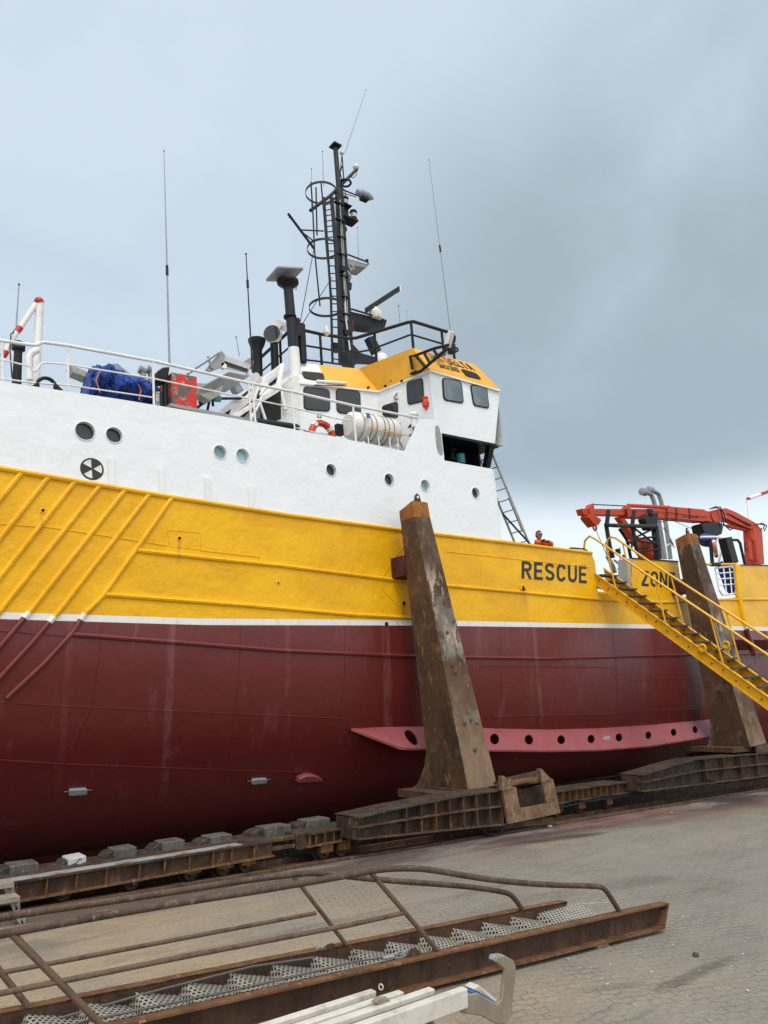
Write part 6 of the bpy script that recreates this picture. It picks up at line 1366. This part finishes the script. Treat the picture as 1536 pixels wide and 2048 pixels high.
# ------------------------------------------------------------------ wooden step stand at the lower left
ws = thing('wooden_step', 'grey weathered wooden step stand at the left edge beside the track', 'step stand', onY(10, 1850, 8.7))
for y0, y1, x1, Y in ((1764, 1774, 28, 8.9), (1793, 1801, 40, 8.7)):
    p = onY(x1, (y0+y1)/2, Y); MB().box(p-Vector((1.6, 0, .0)), (1.6, 0, .02), (0, .22, 0), (0, 0, -.045)).build('tread_board', 'wood', ws, 0)
for g, Y in (([(26, 1770), (26, 1794)], 8.95), ([(37, 1800), (37, 1822)], 8.75), ([(12, 1774), (22, 1794)], 8.95), ([(25, 1802), (34, 1822)], 8.75), ([(49, 1834), (49, 1852)], 8.6), ([(38, 1835), (46, 1850)], 8.6), ([(37, 1822), (46, 1835)], 8.66)):
    P = [onY(x, y, Y) for x, y in g]; MB().box(P[0]-Vector((.03, 0, 0)), P[1]-P[0], (.045, 0, 0), (0, .05, 0)).build('leg', 'wood', ws, 0)
# ------------------------------------------------------------------ camera, light, sky
cam = bpy.data.cameras.new('camera'); co = bpy.data.objects.new('camera', cam); COL.objects.link(co)
cam.sensor_fit = 'VERTICAL'; cam.sensor_height = 36; cam.lens = 36*F/2048; cam.clip_end = 2000; cam.clip_start = .05
mw = Matrix((RT, UP, -FW)).transposed().to_4x4(); mw.translation = EYE; co.matrix_world = mw; sc.camera = co
SUN_EL, SUN_DIR = R(62), Vector((-.45, -.80, 0)).normalized()        # soft sun high behind the camera
sd = bpy.data.lights.new('sun', 'SUN'); so = bpy.data.objects.new('sun', sd); COL.objects.link(so)
sd.energy = 1.5; sd.angle = R(30); sd.color = (1, .965, .92)
tosun = SUN_DIR*math.cos(SUN_EL)+Vector((0, 0, math.sin(SUN_EL))); so.rotation_euler = tosun.to_track_quat('Z', 'Y').to_euler(); so.location = (0, -20, 40)
w = bpy.data.worlds.new('World'); sc.world = w; w.use_nodes = True; nt = w.node_tree; nt.nodes.clear()
N = nt.nodes.new; lk = nt.links.new
out = N('ShaderNodeOutputWorld'); bg1 = N('ShaderNodeBackground'); bg2 = N('ShaderNodeBackground'); add = N('ShaderNodeAddShader')
sky = N('ShaderNodeTexSky'); sky.sky_type = 'NISHITA'; sky.sun_disc = False; sky.sun_elevation = SUN_EL; sky.sun_rotation = math.atan2(SUN_DIR.x, SUN_DIR.y); sky.dust_density = 3
lk(sky.outputs[0], bg1.inputs[0]); bg1.inputs[1].default_value = .05*.6
tc = N('ShaderNodeTexCoord')
def dotn(v, src=None):
    n = N('ShaderNodeVectorMath'); n.operation = 'DOT_PRODUCT'; lk(src or tc.outputs['Generated'], n.inputs[0]); n.inputs[1].default_value = v; return n.outputs['Value']
def rampw(f, a, b):
    n = N('ShaderNodeMapRange'); n.interpolation_type = 'SMOOTHSTEP'; lk(f, n.inputs[0]); n.inputs[1].default_value = a; n.inputs[2].default_value = b; return n.outputs[0]
def mixw(f, a, b):
    n = N('ShaderNodeMix'); n.data_type = 'RGBA'; lk(f, n.inputs[0])
    for v, i in ((a, 6), (b, 7)):
        if isinstance(v, tuple): n.inputs[i].default_value = (*v, 1)
        else: lk(v, n.inputs[i])
    return n.outputs[2]
def mathw(op, a, b):
    n = N('ShaderNodeMath'); n.operation = op
    for v, i in ((a, 0), (b, 1)):
        if isinstance(v, (int, float)): n.inputs[i].default_value = v
        else: lk(v, n.inputs[i])
    return n.outputs[0]
def noisew(s, d, r, st=(1, 1, 1), off=(0, 0, 0), dist=.0):
    m = N('ShaderNodeMapping'); lk(tc.outputs['Generated'], m.inputs[0]); m.inputs['Scale'].default_value = st; m.inputs['Location'].default_value = off
    n = N('ShaderNodeTexNoise'); n.inputs['Scale'].default_value = s; n.inputs['Detail'].default_value = d; n.inputs['Roughness'].default_value = r; n.inputs['Distortion'].default_value = dist; lk(m.outputs[0], n.inputs[0]); return n.outputs[0]
def dirpx(x, y): return ray(x, y).normalized()
cl = mixw(rampw(noisew(2.3, 6, .52, (1, 1, 1.9), (3.1, 1.7, .4), .6), .30, .70), (.42, .515, .60), (.575, .665, .745))
def blobsky(c, x, y, r0, r1, col, amt):
    f = rampw(dotn(tuple(dirpx(x, y))), math.cos(R(r0)), math.cos(R(r1)))
    f = mathw('MULTIPLY', f, amt); return mixw(f, c, col)
cl = blobsky(cl, 420, 80, 34, 4, (.66, .75, .835), .55)
cl = blobsky(cl, 1150, 60, 26, 4, (.60, .69, .76), .5)
wig = noisew(2.1, 5, .48, (1, 1, 1.7), (.3, 5, 2), .4)
dk_ = mathw('MULTIPLY', rampw(dotn(tuple(dirpx(1300, 720))), math.cos(R(30)), math.cos(R(5))), rampw(wig, .15, .60))
cl = mixw(mathw('MULTIPLY', dk_, .85), cl, (.315, .385, .41))
el = dotn((0, 0, 1)); hz_ = N('ShaderNodeMapRange'); hz_.interpolation_type = 'SMOOTHSTEP'
elw = mathw('ADD', el, mathw('MULTIPLY', mathw('SUBTRACT', wig, .5), .10)); lk(elw, hz_.inputs[0]); hz_.inputs[1].default_value = .335; hz_.inputs[2].default_value = .235
cl = mixw(hz_.outputs[0], cl, (.82, .90, .94))
back = rampw(dotn((-.629*.64, -.777*.64, .77)), .25, .95)
cl = mixw(back, cl, (1.40, 1.36, 1.30))
lk(cl, bg2.inputs[0]); bg2.inputs[1].default_value = 1.0
lk(bg1.outputs[0], add.inputs[0]); lk(bg2.outputs[0], add.inputs[1]); lk(add.outputs[0], out.inputs[0])
sc.view_settings.view_transform = 'Standard'; sc.view_settings.look = 'None'; sc.view_settings.exposure = 0; sc.view_settings.gamma = 1
sc.cycles.max_bounces = 6; sc.cycles.transparent_max_bounces = 12
